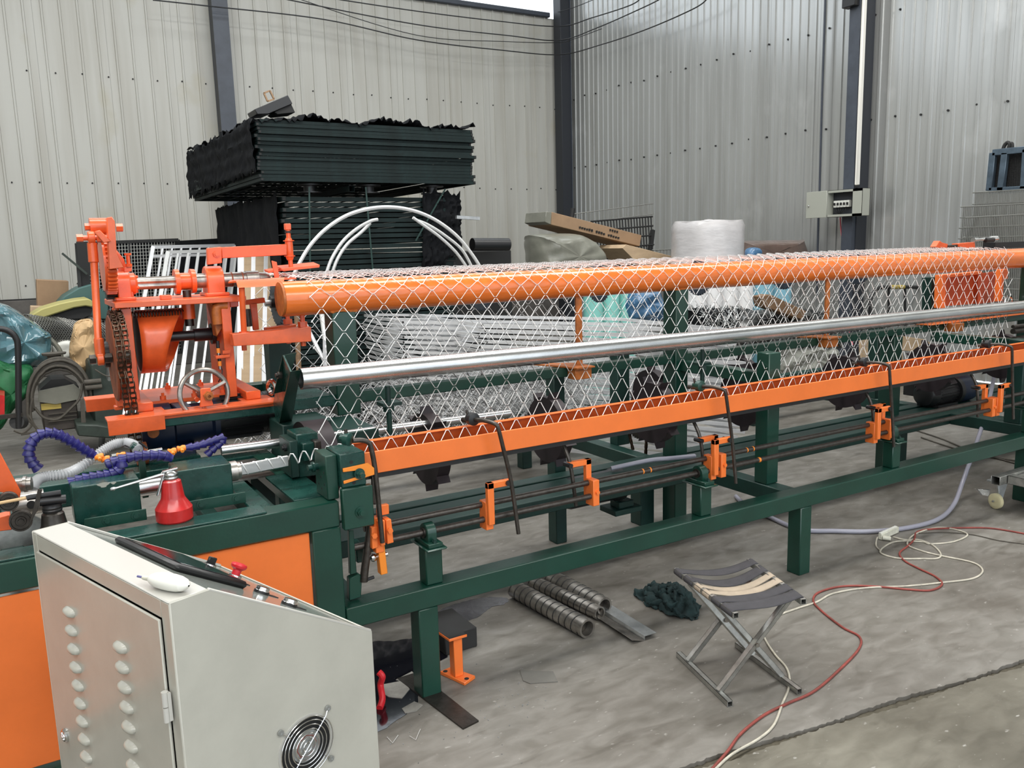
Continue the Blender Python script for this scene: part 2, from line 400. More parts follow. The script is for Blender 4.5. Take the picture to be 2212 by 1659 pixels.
struct(MB().box(8.96, 8.975, 12.70, 12.75, 0, 9), 'trim_6', M['column'])
c2 = struct(MB().box(8.74, 8.99, 6.60, 6.75, 0, 9), 'trim_7', M['column'], bev=.004)
struct(MB().box(8.80, 8.99, 6.588, 6.60, 0, 9), 'flange', M['columndark'], c2)
struct(MB().box(-8.4, XW + .2, -7, YW + .3, 7.7, 7.8), 'ceiling', M['wallback'])
struct(MB().box(-8.4, -8.2, -7, YW + .3, 0, 7.7), 'wall_left', M['wallback'])
cs = thing('lamp_batten', 'long white vertical light batten fixed on the dark column by the electrical box', 'light', (8.73, 6.58, 2.2))
mb = MB().box(8.735, 8.795, 6.555, 6.59, 2.2, 5.2); mb.build('cover', M['tubelight'], cs, bev=.008)
MB().box(8.745, 8.785, 6.56, 6.592, 2.17, 2.2).build('end_cap', M['black'], cs)
solo(MB().box(8.66, 8.78, 6.62, 6.80, 4.22, 4.40).box(8.64, 8.80, 6.64, 6.7, 4.4, 4.45), 'junction_box', M['black'], 'small black junction box high on the column beside the white batten', 'electrical box', (8.7, 6.7, 4.22), bev=.006)
# conduit left of column
solo(MB().tube([U(1783, -10, x=8.93), U(1776, 200, x=8.93), U(1770, 418, x=8.93)], .013, 8).tube([U(1768, 466, x=8.93), U(1766, 545, x=8.93), U(1765, 640, x=8.93)], .013, 8), 'conduit', M['column'], 'thin dark vertical conduit running down the grey wall into the electrical box', 'pipe', (8.93, 7.2, 0))
solo(MB().tube(crv([U(1815, 470, x=8.85), U(1817, 500, x=8.85), U(1822, 540, x=8.85), U(1822, 600, x=8.85), U(1826, 680, x=8.8), U(1842, 745, x=8.75)], 6), .008, 6), 'pink_cable', mat('pink_cable', (.75, .12, .16), .5), 'thin pink cable hanging from the bottom of the electrical box', 'cable', (8.85, 6.5, .6))
# electrical box (open door to the left)
eb = thing('electrical_box', 'grey wall electrical box with open door and white circuit breakers', 'electrical box', (8.55, 6.6, 1.84))
X = 8.62
a = U(1788, 412, x=X); b = U(1861, 466, x=X)
y0, y1, z1, z0 = b.y, a.y, a.z, b.z
mb = MB().box(X, X + .14, y0, y0 + .004, z0, z1).box(X, X + .14, y1 - .004, y1, z0, z1).box(X, X + .14, y0, y1, z1 - .004, z1).box(X, X + .14, y0, y1, z0, z0 + .004).box(X + .135, X + .14, y0, y1, z0, z1)
mb.box(X, X + .004, y0, y0 + .13, z0, z1).box(X, X + .004, y0, y1, z1 - .03, z1).box(X, X + .004, y0, y1, z0, z0 + .03)
mb.build('housing', M['boxgrey'], eb)
MB().box(X + .10, X + .13, y0 + .13, y1 - .01, z0 + .03, z1 - .03).build('interior_plate', M['columndark'], eb)
k = .045
for i in range(5):
    q = MB().box(X + .05, X + .10, y1 - .09 - i * k, y1 - .09 - i * k + k * .9, (z0 + z1) / 2 - .045, (z0 + z1) / 2 + .035).build('breaker', M['white'], eb, bev=.003)
    MB().box(X + .035, X + .05, y1 - .08 - i * k, y1 - .08 - i * k + k * .4, (z0 + z1) / 2 - .02, (z0 + z1) / 2 + .01).build('toggle', M['black'], q)
mb = MB()
for i in range(6): mb.tube(crv([(X + .08, y1 - .05 - i * .03, (z0 + z1) / 2 - .04), (X + .06, y1 - .06 - i * .03, z0 + .07), (X + .08, y1 - .12, z0 + .03)], 4), .004, 5)
mb.build('internal_wiring', M['black'], eb)
c1p = U(1741, 424, x=X - .02); c2p = U(1742, 465, x=X - .02)
d = MB().box(X - .012, X - .002, y1, c1p.y, z0, z1); dd = d.build('door', M['boxgrey'], eb, bev=.003)
MB().lathe((X - .012, c1p.y - .04, (z0 + z1) / 2 - .01), (-1, 0, 0), [(0, .012), (.008, .012), (.01, .008), (.02, .008)], 10).build('lock', M['chrome'], dd)

# overhead wires along the back wall and round the corner
def wire_run(pts, r=.009, label='', g=None):
    return solo(MB().tube(crv(pts, 8), r, 6), 'overhead_wire', M['black'], label, 'cable', tuple(pts[0]), g)
CX = (8.72, 12.66)
def wall_wire(l, c, r, lab, r_=.009):
    P1 = [U(px, py, y=12.55) for px, py in l]; Pc = U(c[0], c[1], y=12.6); P2 = [U(px, py, x=8.75) for px, py in r]
    wire_run(P1 + [Pc] + P2, r_, lab, 'wires strung along the walls near the roof')
wall_wire([(330, 0), (440, 12), (700, 42), (900, 86), (1080, 108)], (1208, 118), [(1300, 96), (1400, 62), (1500, 18), (1530, -5)], 'lowest and thickest black wire strung along both walls through the corner')
wall_wire([(600, -5), (900, 53), (1100, 77)], (1208, 87), [(1290, 60), (1390, 16), (1430, -4)], 'second black wire from the bottom strung along both walls')
wall_wire([(640, -4), (900, 76), (1100, 90)], (1205, 92), [(1240, 84), (1300, 62)], 'thin black wire just above the lowest one on the back wall', .006)
wall_wire([(700, -6), (900, 24), (1080, 46)], (1208, 57), [(1280, 38), (1360, 12), (1385, -4)], 'third black wire from the bottom strung along both walls')
solo(MB().tube(crv([U(1205, 26, x=8.75), U(1240, 16, x=8.75), U(1290, -4, x=8.75)], 6), .006, 6), 'overhead_wire', M['black'], 'uppermost thin wire leaving the corner column towards the roof on the right', 'cable', (8.75, 12, 5.6))

# ================================================================ machine frame
mf = thing('fence_weaving_machine', 'long green steel weaving machine frame with orange trough and big orange pipe', 'machine', (3.5, 3.0, 0))
G, G2, GW, O_, O2 = M['green'], M['green2'], M['greenworn'], M['orange'], M['orange2']
XE = 7.2; BV = .004
def fb(name, x0, x1, y0, y1, z0, z1, m=G, parent=mf, bev=BV): return MB().box(x0, x1, y0, y1, z0, z1).build(name, m, parent, bev=bev)
fb('front_rail', .856, XE, 2.556, 2.640, .338, .414)
for x in (1.118, 3.100, 5.085): fb('leg', x, x + .076, 2.558, 2.636, 0.0, .338)
# inner double beam
fb('inner_beam', .95, XE, 3.20, 3.44, .336, .41, G2); fb('inner_beam_back', .95, XE, 3.462, 3.545, .336, .412, G2)
for x, y0, y1 in ((.86, 2.64, 4.6), (3.065, 2.64, 3.2), (2.925, 3.545, 5.0), (5.33, 2.64, 3.2), (5.42, 2.64, 3.2), (5.40, 3.545, 5.0)):
    fb('cross_beam', x, x + .084, y0, y1, .336, .411, G2)
fb('rear_rail', .86, XE, 5.0, 5.08, .336, .411, G2)
for x in (2.945, 5.30): fb('leg', x, x + .1, 3.545, 3.64, 0, .336, G2)
for x, y in ((1.1, 4.99), (3.05, 4.99), (5.4, 4.99)): fb('leg', x, x + .08, y, y + .08, 0, .336, G2)
# posts carrying the big pipe
fb('post', 1.150, 1.255, 3.385, 3.49, .90, 1.345)
fb('post', 3.056, 3.146, 3.385, 3.49, .0, 1.345); fb('post', 6.62, 6.71, 3.385, 3.49, .0, 1.345); fb('post', 4.96, 5.05, 3.385, 3.49, .0, .94)
fb('post', 3.073, 3.155, 2.75, 2.83, .411, 1.06); fb('post', 5.33, 5.43, 2.75, 2.85, .411, .94, G2)
fb('post', 3.0, 3.09, 3.82, 3.90, .41, 1.0, G2); fb('post', 5.40, 5.48, 3.82, 3.90, .41, 1.0, G2); fb('post', 2.39, 2.46, 3.58, 3.66, .0, .94, G2)
fb('cross_member', 3.085, 3.145, 2.83, 3.385, .90, .958); fb('cross_member', 5.35, 5.41, 2.85, 3.385, .88, .94)
# upper side rail and rear one
fb('side_rail', .392, 1.15, 3.40, 3.47, .943, .990, GW); fb('side_rail', 1.255, XE, 3.40, 3.47, .943, .990)
fb('side_rail_rear', .39, XE, 4.03, 4.11, .925, .975, GW)
fb('end_tie', 1.0, 1.15, 3.47, 4.03, .93, .985, GW); fb('end_tie', .45, .52, 3.47, 4.03, .94, .985, GW)
# post standing at the left of the mesh behind
fb('post', 1.02, 1.13, 3.95, 4.03, .0, 1.2, G2)
MB().box(1.0, 1.2, 3.05, 3.38, .80, .90).box(.86, 1.06, 3.2, 3.4, .62, .93).build('corner_box', G2, mf, bev=.004)
# big orange pipe
PY, PZ, PR = 3.425, 1.408, .072
mb = MB().cyl((.955, PY, PZ), (7.6, PY, PZ), PR, 48); pp = mb.build('top_pipe', M['orangepipe'], mf)
MB().cyl((.945, PY, PZ), (.955, PY, PZ), PR * .97, 48).build('end_disc', M['orangerust'], pp)
for x0, x1 in ((1.145, 1.262), (3.05, 3.152), (6.61, 6.72)):
    mb = MB(); mb.tube([(x0 + (x1 - x0) * i / 12, 3.388 + R.uniform(-.003, .003), 1.346 + R.uniform(-.003, .004)) for i in range(13)], .006, 6)
    mb.build('weld_bead', M['orangerust'], mf)
# orange straps and saddle blocks under it
for i, (px, pt, pb) in enumerate(((1250, 648, 790), (1785, 600, 727))):
    x = U(px, 700, y=3.42).x
    s_ = MB().box(x - .018, x + .018, 3.415, 3.425, .985, 1.35).build('strap', M['orangerust'], mf)
    a = U((1243, 1788, 0)[i], (794, 727)[i], y=3.33).x
    MB().prism([(a - .005, 3.31, .992), (a + .105, 3.31, .992), (a + .105, 3.46, .992), (a - .07, 3.60, .992), (a - .10, 3.60, .992), (a - .02, 3.40, .992)], (0, 0, .007)).build('saddle_plate', M['orangerust'], mf)
    MB().box(a, a + .10, 3.33, 3.40, .935, .991).build('saddle_block', M['orangerust'], mf, bev=.003)
x = U(2033, 705, y=3.42).x
MB().box(x, x + .11, 3.32, 3.40, .935, .991).build('saddle_block', M['orangerust'], mf, bev=.003)
fb('rail_cap', 5.3, XE, 3.36, 3.60, .992, 1.0, O_)
# rear shaft with toothed wheels under the mesh
MB().cyl((1.06, 4.1, 1.355), (7.2, 4.1, 1.355), .016, 12).build('rear_shaft', M['galvpost'], mf)
def toothed(n, r, h, th, spike=False, w=None):
    mb = MB(); prof = []
    for i in range(n):
        t = 2 * PI * i / n; dt = 2 * PI / n
        if spike: prof += [(t + dt * k / 8, r) for k in range(0, 7)] + [(t + dt * .84, r), (t + dt * .93, r + h), (t + dt * .98, r)]
        else: prof += [(t, r), (t + dt * .3, r + h), (t + dt * .55, r + h), (t + dt * .8, r)]
    mb.prism([(0, math.cos(t) * q, math.sin(t) * q) for t, q in prof], (th, 0, 0)); return mb
w0 = toothed(34, .108, .010, .012).build('toothed_wheel', mat('blued_steel_disc', (.05, .065, .09), .35, .5), mf, raw=True)
L0 = Vector(mf.location)
def place(o, p): o.location = Vector(p) - L0
place(w0, Vector((1.115, 4.1, 1.36)) )
for x in (2.25, 3.07, 3.885, 4.70, 5.51): rep(w0, mf, Vector((x, 4.1, 1.36)) - L0)
h0 = MB().lathe((-.03, 0, 0), (1, 0, 0), [(0, .03), (.02, .03), (.02, .045), (.05, .045), (.05, .03), (.07, .03)], 16).build('wheel_hub', M['black'], mf, raw=True); place(h0, (1.115, 4.1, 1.36))
# spiked feed rollers
SY, SZ = 3.1, .772
MB().cyl((.95, SY, SZ), (7.0, SY, SZ), .014, 12).build('spiked_roller_shaft', M['steeldark'], mf)
w1 = toothed(8, .150, .030, .055, True).build('spiked_wheel', M['plum'], mf, ang=25, raw=True); place(w1, (1.41, SY, SZ))
for i, x in enumerate((2.015, 2.63, 3.25, 4.07, 4.9, 5.7)):
    q = rep(w1, mf, Vector((x, SY, SZ)) - L0); q.rotation_euler = (.25 * i + .3, 0, 0)
w2 = MB().lathe((0, 0, 0), (1, 0, 0), [(0, .13), (.0, .155), (.10, .155), (.10, .13)], 40).build('drive_drum', M['plum'], mf, raw=True); place(w2, (.90, SY, .80))
for x in (3.2, 3.95): rep(w1, mf, Vector((x, 3.78, .70)) - L0)
# chain sprocket behind the beam
w3 = toothed(30, .088, .008, .01).build('sprocket', M['steeldark'], mf, raw=True); place(w3, (3.06, 3.72, .56))
def chain_loop(pts, pitch=.019, w=.012, closed=False):
    mb = MB(); P = crv(pts, 12, closed); acc = 0; out = []
    for a, b in zip(P[:-1], P[1:]):
        L = (b - a).length
        while acc < L: out.append(a + (b - a) * (acc / L)); acc += pitch
        acc -= L
    return out
def chain_geo(mb, out, side, w=.012, h=.012, t=.0025):
    side = Vector(side).normalized()
    for i, (a, b) in enumerate(zip(out[:-1], out[1:])):
        up = (b - a).cross(side).normalized(); ww = w if i % 2 == 0 else w * .7
        for s in (-1, 1): mb.obox(a - (b - a) * .18 + side * (s * ww / 2 - t / 2) - up * h / 2, (b - a) * 1.36, side * t, up * h)
        mb.cyl(a - side * w * .55, a + side * w * .55, h * .32, 6)
    return mb
o1 = chain_loop([(3.06, 3.63, .56), (3.06, 3.632, .5), (3.06, 3.64, .38)]); o2 = chain_loop([(3.06, 3.79, .52), (3.06, 3.78, .46), (3.06, 3.75, .38)])
chain_geo(MB(), o1, (1, 0, 0)).build('drive_chain', M['chain'], mf); chain_geo(MB(), o2, (1, 0, 0)).build('drive_chain', M['chain'], mf)
# under-beam motor in the middle
um = MB().lathe((2.33, 3.42, .33), (1, 0, 0), [(0, .0), (0, .07), (.03, .082), (.30, .082), (.32, .09), (.36, .09), (.36, .05), (.42, .05)], 24).build('gear_motor', M['black'], mf)
MB().box(2.62, 2.80, 3.36, 3.50, .17, .20).box(2.66, 2.76, 3.38, 3.46, .20, .235).build('motor_mount', G2, mf, bev=.003)
MB().cyl((2.7, 3.42, .19), (2.7, 3.42, .335), .012, 8).build('mount_bolt', M['steeldark'], mf)
# trough
fb('trough_front', .955, XE, 2.620, 2.628, .842, .920, O_, bev=.002)
fb('trough_floor', .955, XE, 2.628, 2.735, .842, .850, M['shadedorange'], bev=0)
MB().prism([(.955, 2.735, .842), (.955, 2.728, .842), (.955, 2.712, .936), (.955, 2.72, .938)], (XE - .955, 0, 0)).build('trough_back', M['shadedorange'], mf)
fb('trough_lip', .955, XE, 2.700, 2.722, .936, .940, O_, bev=.001)
fb('trough_bearer', .955, XE, 2.640, 2.72, .820, .842, M['black'], bev=0)
# long galvanised deflector pipe
gp = thing('galvanised_pipe', 'long shiny galvanised pipe lying in front of the wire mesh', 'pipe', (3.2, 2.9, 1.13))
mb = MB(); A = Vector((.855, 2.9, 1.152)); B = Vector((7.2, 2.9, 1.118))
mb.hollow(A, B, .0385, .034, 40).build('tube', M['galv'], gp)
# V bracket holding it
a = U(645, 766, y=2.86); 
T1, T2, T3 = U(611, 768, y=2.92), U(627, 803, y=2.84), U(650, 799, y=2.84)
B1, B2, B3 = U(590, 870, y=3.385), U(599, 935, y=3.34), U(628, 925, y=3.34)
vb = thing('pipe_bracket', 'leaning dark green angle bracket holding the left end of the galvanised pipe', 'bracket', tuple(B2))
MB().prism([T1, T2, B2, B1], (.006, 0.001, 0)).build('side_plate', GW, vb)
MB().prism([T2, T3, B3, B2], (0, .007, 0)).build('front_plate', G, vb)
T4 = T1 + Vector((.055, .02, .004)); MB().prism([T1, T4, T4 + Vector((0, .16, -.16)), T1 + Vector((0, .16, -.16))], (0, .005, 0)).build('rear_plate', G, vb)
p = U(608, 810, y=2.98); MB().cyl(p, p + Vector((-.014, 0, 0)), .014, 6).cyl(p + Vector((-.012, 0, 0)), p + Vector((-.022, 0, 0)), .008, 8).build('bolt', M['steeldark'], vb)

# pillars, pillow blocks and rock shafts
for i, x in enumerate((1.160, 2.47, 3.80, 5.12)):
    fb('pillar', x, x + .066, 2.572, 2.632, .414, .548)
    fb('pillar_cap', x - .006, x + .074, 2.540, 2.690, .548, .556)
    cx = x + .033; q = MB()
    q.box(cx - .028, cx + .028, 2.552, 2.676, .556, .572)
    q.prism([(cx - .018, 2.612 + math.cos(t) * .034, .600 + math.sin(t) * .034) for t in [PI * k / 12 for k in range(13)]] + [(cx - .018, 2.578, .570), (cx - .018, 2.646, .570)], (.036, 0, 0))
    pb = q.build('pillow_block', G, mf, bev=.002)
    MB().hollow((cx - .024, 2.612, .600), (cx + .024, 2.612, .600), .020, .012, 20).build('bearing', M['steeldark'], pb)
    for yy in (2.562, 2.664): MB().cyl((cx, yy, .572), (cx, yy, .580), .009, 6).cyl((cx, yy, .580), (cx, yy, .586), .005, 8).build('bolt', G2, pb)
MB().cyl((.90, 2.612, .600), (XE, 2.612, .600), .0115, 14).build('rock_shaft', M['barsteel'], mf)
MB().cyl((.96, 2.630, .652), (XE, 2.630, .652), .0115, 14).build('link_shaft', M['barsteel'], mf)
for x in (2.19, 2.23, 2.80, 2.84): MB().hollow((x, 2.63, .652), (x + .006, 2.63, .652), .0119, .011, 12).build('paint_ring', M['orpl'], mf)
MB().hollow((2.86, 2.612, .6), (2.872, 2.612, .6), .0119, .011, 12).build('paint_ring', M['orpl'], mf)
def lever(x, side, rodp=None):
    """orange lever: block on the shafts, upright and arm towards side"""
    lv = MB().prism([(x - .016, 2.592, .562), (x + .016, 2.592, .562), (x + .016, 2.592, .668), (x - .014, 2.592, .668)], (0, .052, 0)).build('lever', O_, mf, bev=.002)
    yb = 2.575 if side > 0 else 2.640
    mb = MB().box(x - .013, x + .013, yb, yb + .022, .585, .745)
    mb.box(x - .013 if side > 0 else x - .095, x + .095 if side > 0 else x + .013, yb, yb + .022, .722, .745)
    mb.build('lever_arm', O_, lv, bev=.002)
    MB().cyl((x + .004, 2.592, .618), (x + .004, 2.584, .618), .009, 6).build('bolt', O_, lv)
    e = x + side * .083
    MB().cyl((e - .012, yb - .012, .734), (e - .012, yb + .034, .734), .010, 8).build('clamp_screw', M['black'], lv)
    return e
def guide_rod(pts, label=None):
    MB().tube(crv(pts, 5), .0078, 10).build('guide_rod', M['barsteel'], mf)
fr = []
for i, (x, s) in enumerate(((1.435, 1), (1.925, -1), (2.565, 1), (2.625, -1), (3.685, 1), (3.81, -1), (4.79, 1), (4.745, -1), (5.9, 1), (6.5, -1))):
    e = lever(x, s)
    if s > 0:
        yb = 2.575
        b = Vector((e + .02, 2.56, .535)); t = Vector((e - .055, 2.556, .945))
        guide_rod([b, Vector((e - .002, 2.566, .735)), Vector((e - .035, 2.560, .87)), t, Vector((e - .063, 2.563, .965)), Vector((e - .085, 2.60, .974)), Vector((e - .10, 2.655, .972))])
        k = Vector((e - .10, 2.655, .972))
        kb = MB().lathe(k, (-.05, 1, 0), [(-.005, .010), (0, .024), (.022, .024), (.024, .014), (.045, .014)], 20).build('rod_clamp', M['black'] if i != 2 else G, mf)
        MB().tube([k + Vector((-.01, .03, .01)), k + Vector((-.012, .035, .032))], .0055, 8).build('clamp_screw', M['steeldark'], kb)
        MB().tube([k + Vector((0, .03, -.01)), k + Vector((-.01, .075, -.012))], .009, 8).build('rod_tip', M['steeldark'], kb)
    else:
        guide_rod([Vector((e + .022, 2.648, .56)), Vector((e, 2.653, .735)), Vector((e - .01, 2.70, .83)), Vector((e - .02, 2.745, .93))])

# ================================================================ feeding head (left foreground)
hd = thing('feeding_head', 'green feeding head frame with orange side panels behind the grey control cabinet', 'machine', (.3, 2.8, 0))
XL = -1.6
fb('front_beam', XL, .853, 2.556, 2.64, .703, .79, G, hd)
fb('beam_strip', XL, .62, 2.560, 2.65, .79, .797, GW, hd, .002)
fb('corner_leg', .757, .853, 2.556, 2.64, 0.0, .703, G, hd)
fb('corner_leg_rear', .76, .853, 3.36, 3.44, 0.0, .703, G2, hd)
fb('lower_beam', XL, .757, 2.556, 2.62, .10, .16, G, hd); 
MB().box(.18, .752, 2.572, 2.578, .17, .697).build('orange_panel', O_, hd, bev=.002)
fb('mid_leg', .10, .175, 2.562, 2.62, 0, .703, G, hd)
MB().box(-.95, .095, 2.572, 2.578, .17, .690).build('orange_panel', O_, hd, bev=.002)
fb('side_beam', .775, .853, 2.64, 3.36, .70, .79, G, hd); fb('rear_beam', XL, .853, 3.36, 3.46, .70, .79, GW, hd)
fb('rear_guide', XL, .60, 3.50, 3.60, .72, .79, GW, hd)
fb('table_plate', .73, .853, 2.64, 3.0, .784, .792, GW, hd, .001)
fb('table_bar', .60, .668, 2.64, 3.36, .72, .775, GW, hd); fb('table_bar', .668, .712, 2.64, 3.36, .70, .735, G2, hd); fb('table_bar', .50, .55, 2.64, 3.36, .66, .70, G2, hd)
fb('table_bar', -.1, -.04, 2.64, 3.36, .72, .78, G2, hd)
MB().box(-.5, .73, 2.68, 3.3, .62, .63).build('drip_tray', M['steel'], hd)
MB().box(.45, .80, 3.05, 3.34, .776, .783).build('oily_plate', M['steel'], hd)
# front cheek plate with bolt
ck = fb('cheek_plate', .857, .962, 2.530, 2.556, .694, .832, G, hd, .003)
MB().hollow((.915, 2.530, .748), (.915, 2.526, .748), .019, .010, 20).build('washer', G, ck)
MB().cyl((.915, 2.53, .748), (.915, 2.514, .748), .014, 6).cyl((.915, 2.516, .748), (.915, 2.508, .748), .009, 14).build('bolt', G, ck)
# towers
t1 = thing('wire_guide_block', 'drilled green guide block at the front right corner of the feeding head', 'machine part', (.87, 2.62, .79))
mb = MB().box(.862, .948, 2.548, 2.69, .832, .945); mb.build('block', GW, t1, bev=.003)
MB().box(.822, .862, 2.575, 2.69, .792, .940).build('cheek', G, t1, bev=.003)
mb = MB()
for (x, z) in ((.90, .915), (.905, .845)): mb.cyl((x, 2.5475, z), (x, 2.56, z), .006, 12)
for q in range(2):
    (x, z) = ((.90, .915), (.905, .845))[q]; MB().cyl((x, 2.5470, z), (x, 2.55, z), .006, 12).build('bolt_hole', M['blackmatt'], t1)
for (y, z) in ((2.60, .88), (2.63, .86), (2.60, .84), (2.66, .83), (2.63, .82), (2.66, .88)): MB().cyl((.8215, y, z), (.824, y, z), .0045, 10).build('bolt_hole', M['blackmatt'], t1)
ob = MB().prism([(.868, 2.546, .900), (.955, 2.546, .905), (.975, 2.546, .885), (.975, 2.546, .862), (.868, 2.546, .848), (.868, 2.546, .858), (.93, 2.546, .866), (.93, 2.546, .886), (.868, 2.546, .888)], (0, -.006, 0)).build('slotted_bracket', M['orpl'], t1, bev=.001)
MB().cyl((.922, 2.54, .875), (.922, 2.523, .875), .013, 6).cyl((.922, 2.525, .875), (.922, 2.505, .875), .0085, 14).hollow((.922, 2.54, .875), (.922, 2.536, .875), .018, .01, 18).build('bolt', GW, t1)
MB().cyl((.93, 2.555, .875), (.965, 2.56, .872), .009, 10).cyl((.965, 2.56, .872), (.975, 2.56, .872), .014, 6).build('lock_nut', M['steel'], t1)
MB().lathe((.822, 2.66, .89), (-1, -.1, 0), [(0, .012), (.012, .012), (.014, .018), (.02, .018), (.022, .010), (.035, .010)], 14).build('knurled_knob', GW, t1)
t2 = thing('wire_guide_block', 'green rear guide block with purple sheen behind the spiral wire', 'machine part', (.86, 2.9, .79))
MB().box(.825, .905, 2.90, 3.02, .792, .952).build('block', GW, t2, bev=.004)
MB().box(.795, .825, 2.885, 3.02, .80, .935).build('cheek', G2, t2, bev=.003)
MB().box(.835, .88, 2.86, 2.90, .86, .925).build('lug', GW, t2, bev=.003)
MB().box(.875, .90, 2.85, 2.90, .87, .93).build('lug', M['steeldark'], t2, bev=.004)
MB().cyl((.795, 2.93, .905), (.785, 2.93, .905), .014, 14).cyl((.785, 2.93, .905), (.779, 2.93, .905), .008, 12).build('bolt', M['black'], t2)
# spindle boxes, drive spindle, flat strip and new wire
b1 = thing('spindle_cover', 'left green sheet metal spindle cover with paint chipped off its top edge', 'machine part', (.18, 2.85, .79))
MB().box(.098, .285, 2.765, 2.905, .793, .916).build('cover', GW, b1, bev=.003)
MB().box(.12, .29, 2.700, 2.706, .797, .832).box(.12, .29, 2.706, 2.765, .797, .803).build('foot_angle', G, b1, bev=.001)
for x in (.17, .25): MB().hollow((x + .01, 2.7, .816), (x + .01, 2.697, .816), .014, .008, 16).cyl((x + .01, 2.7, .816), (x + .01, 2.692, .816), .0085, 6).build('bolt', G, b1)
for x in (.15, .20, .255): MB().lathe((x, 2.735, .803), (0, 0, 1), [(0, .012), (.004, .010), (.008, .004)], 12).build('screw', M['ivory'], b1)
chip = MB()
for (x, z, a_, b_) in ((.185, .911, .022, .008), (.213, .912, .010, .004)):
    MB().prism([(x + a_ * math.cos(t) * (.7 + .3 * math.sin(3 * t)), 2.7645, z + b_ * math.sin(t)) for t in [2 * PI * k / 12 for k in range(12)]], (0, -.0004, 0)).build('paint_chip', M['boxgrey'], b1)
b2 = thing('spindle_cover', 'right green sheet metal spindle cover next to the steel collar', 'machine part', (.48, 2.85, .79))
MB().box(.392, .566, 2.765, 2.905, .793, .918).build('cover', GW, b2, bev=.003)
MB().box(.40, .59, 2.700, 2.706, .797, .832).box(.40, .59, 2.706, 2.765, .797, .803).build('foot_angle', G, b2, bev=.001)
for x in (.44, .55): MB().hollow((x + .01, 2.7, .816), (x + .01, 2.697, .816), .014, .008, 16).cyl((x + .01, 2.7, .816), (x + .01, 2.692, .816), .0085, 6).build('bolt', G, b2)
for x in (.46, .52): MB().lathe((x, 2.735, .803), (0, 0, 1), [(0, .012), (.004, .010), (.008, .004)], 12).build('screw', M['ivory'], b2)
sp = thing('spindle', 'bare steel spindle with collar feeding the flat blade between the green covers', 'spindle', (.45, 2.83, .875))
MB().cyl((.285, 2.835, .865), (.392, 2.835, .865), .028, 20).build('shaft', M['galv'], sp)
MB().lathe((.566, 2.80, .882), (1, 0, 0), [(0, .034), (.022, .034), (.024, .028), (.034, .028), (.034, .0)], 24).build('collar', M['steel'], sp)
MB().obox((.60, 2.795, .862), (.165, .0, .006), (0, .012, 0), (0, 0, .040)).build('blade', M['galv'], sp, bev=.004)
MB().lathe((-.06, 2.80, .882), (1, 0, 0), [(0, .0), (0, .036), (.085, .036), (.085, .02), (.13, .02)], 24).build('drive_sleeve', M['steel'], sp)
MB().cyl((-.01, 2.765, .885), (-.01, 2.760, .885), .012, 14).build('set_hole', M['blackmatt'], sp)
# the new wire spiral round the blade, running into the trough
pts = []
for i in range(17):
    x = .606 + .0215 * i; top_ = i % 2 == 0; z = (.9085 if top_ else .8575) + .0012 * i
    pts.append((x, 2.801, z)); pts.append((x + .0108, 2.789 if top_ else 2.815, .883 + .0012 * i))
def bend(P, k=.22):
    P = [Vector(p) for p in P]; out = [P[0]]
    for a, b, c in zip(P[:-2], P[1:-1], P[2:]): out += [b + (a - b) * k, b + (c - b) * k]
    return out + [P[-1]]
solo(MB().tube(bend(pts, .30), .0024, 6), 'new_wire_spiral', M['wire'], 'single freshly bent zigzag wire leaving the steel blade towards the guide blocks', 'wire', tuple(pts[0]))
# straightening rollers at far left
ra = thing('wire_straightener', 'orange wire straightener arm with two black grooved rollers at the left edge', 'machine part', (-.08, 2.66, .8))
q = [U(*p, y=2.70) for p in ((-20, 960), (0, 978), (45, 1062), (42, 1080), (18, 1066), (-20, 1060))]
MB().prism(q, (0, .01, 0)).build('arm', M['orange2'], ra, bev=.002)
q = [U(*p, y=2.70) for p in ((-20, 1122), (22, 1112), (26, 1145), (-20, 1150))]; MB().prism(q, (0, .05, 0)).build('arm', M['orange2'], ra, bev=.002)
for (px, py, r) in ((18, 1083, .026), (45, 1124, .029)):
    c = U(px, py, y=2.64)
    rr = MB().lathe(c + Vector((0, -.012, 0)), (0, 1, 0), [(0, .008), (0, r * .45), (.003, r * .5), (.003, r * .8), (0, r * .85), (0, r), (.006, r), (.012, r * .8), (.018, r), (.024, r), (.024, .008)], 28, cap=False).build('roller', M['steeldark'], ra)
    MB().cyl(c + Vector((0, -.016, 0)), c + Vector((0, .04, 0)), r * .28, 6).build('axle_bolt', M['steeldark'], rr)
MB().lathe(U(52, 1046, y=2.76), (1, -.2, 0), [(-.02, .02), (0, .02), (0, .024), (.008, .024), (.008, .02), (.02, .02)], 20).build('bush', M['steel'], ra)
MB().prism([U(*p, y=2.72) for p in ((-30, 1130), (70, 1112), (118, 1135), (118, 1182), (-30, 1205))], (0, .01, 0)).build('side_plate', M['alum'], ra)
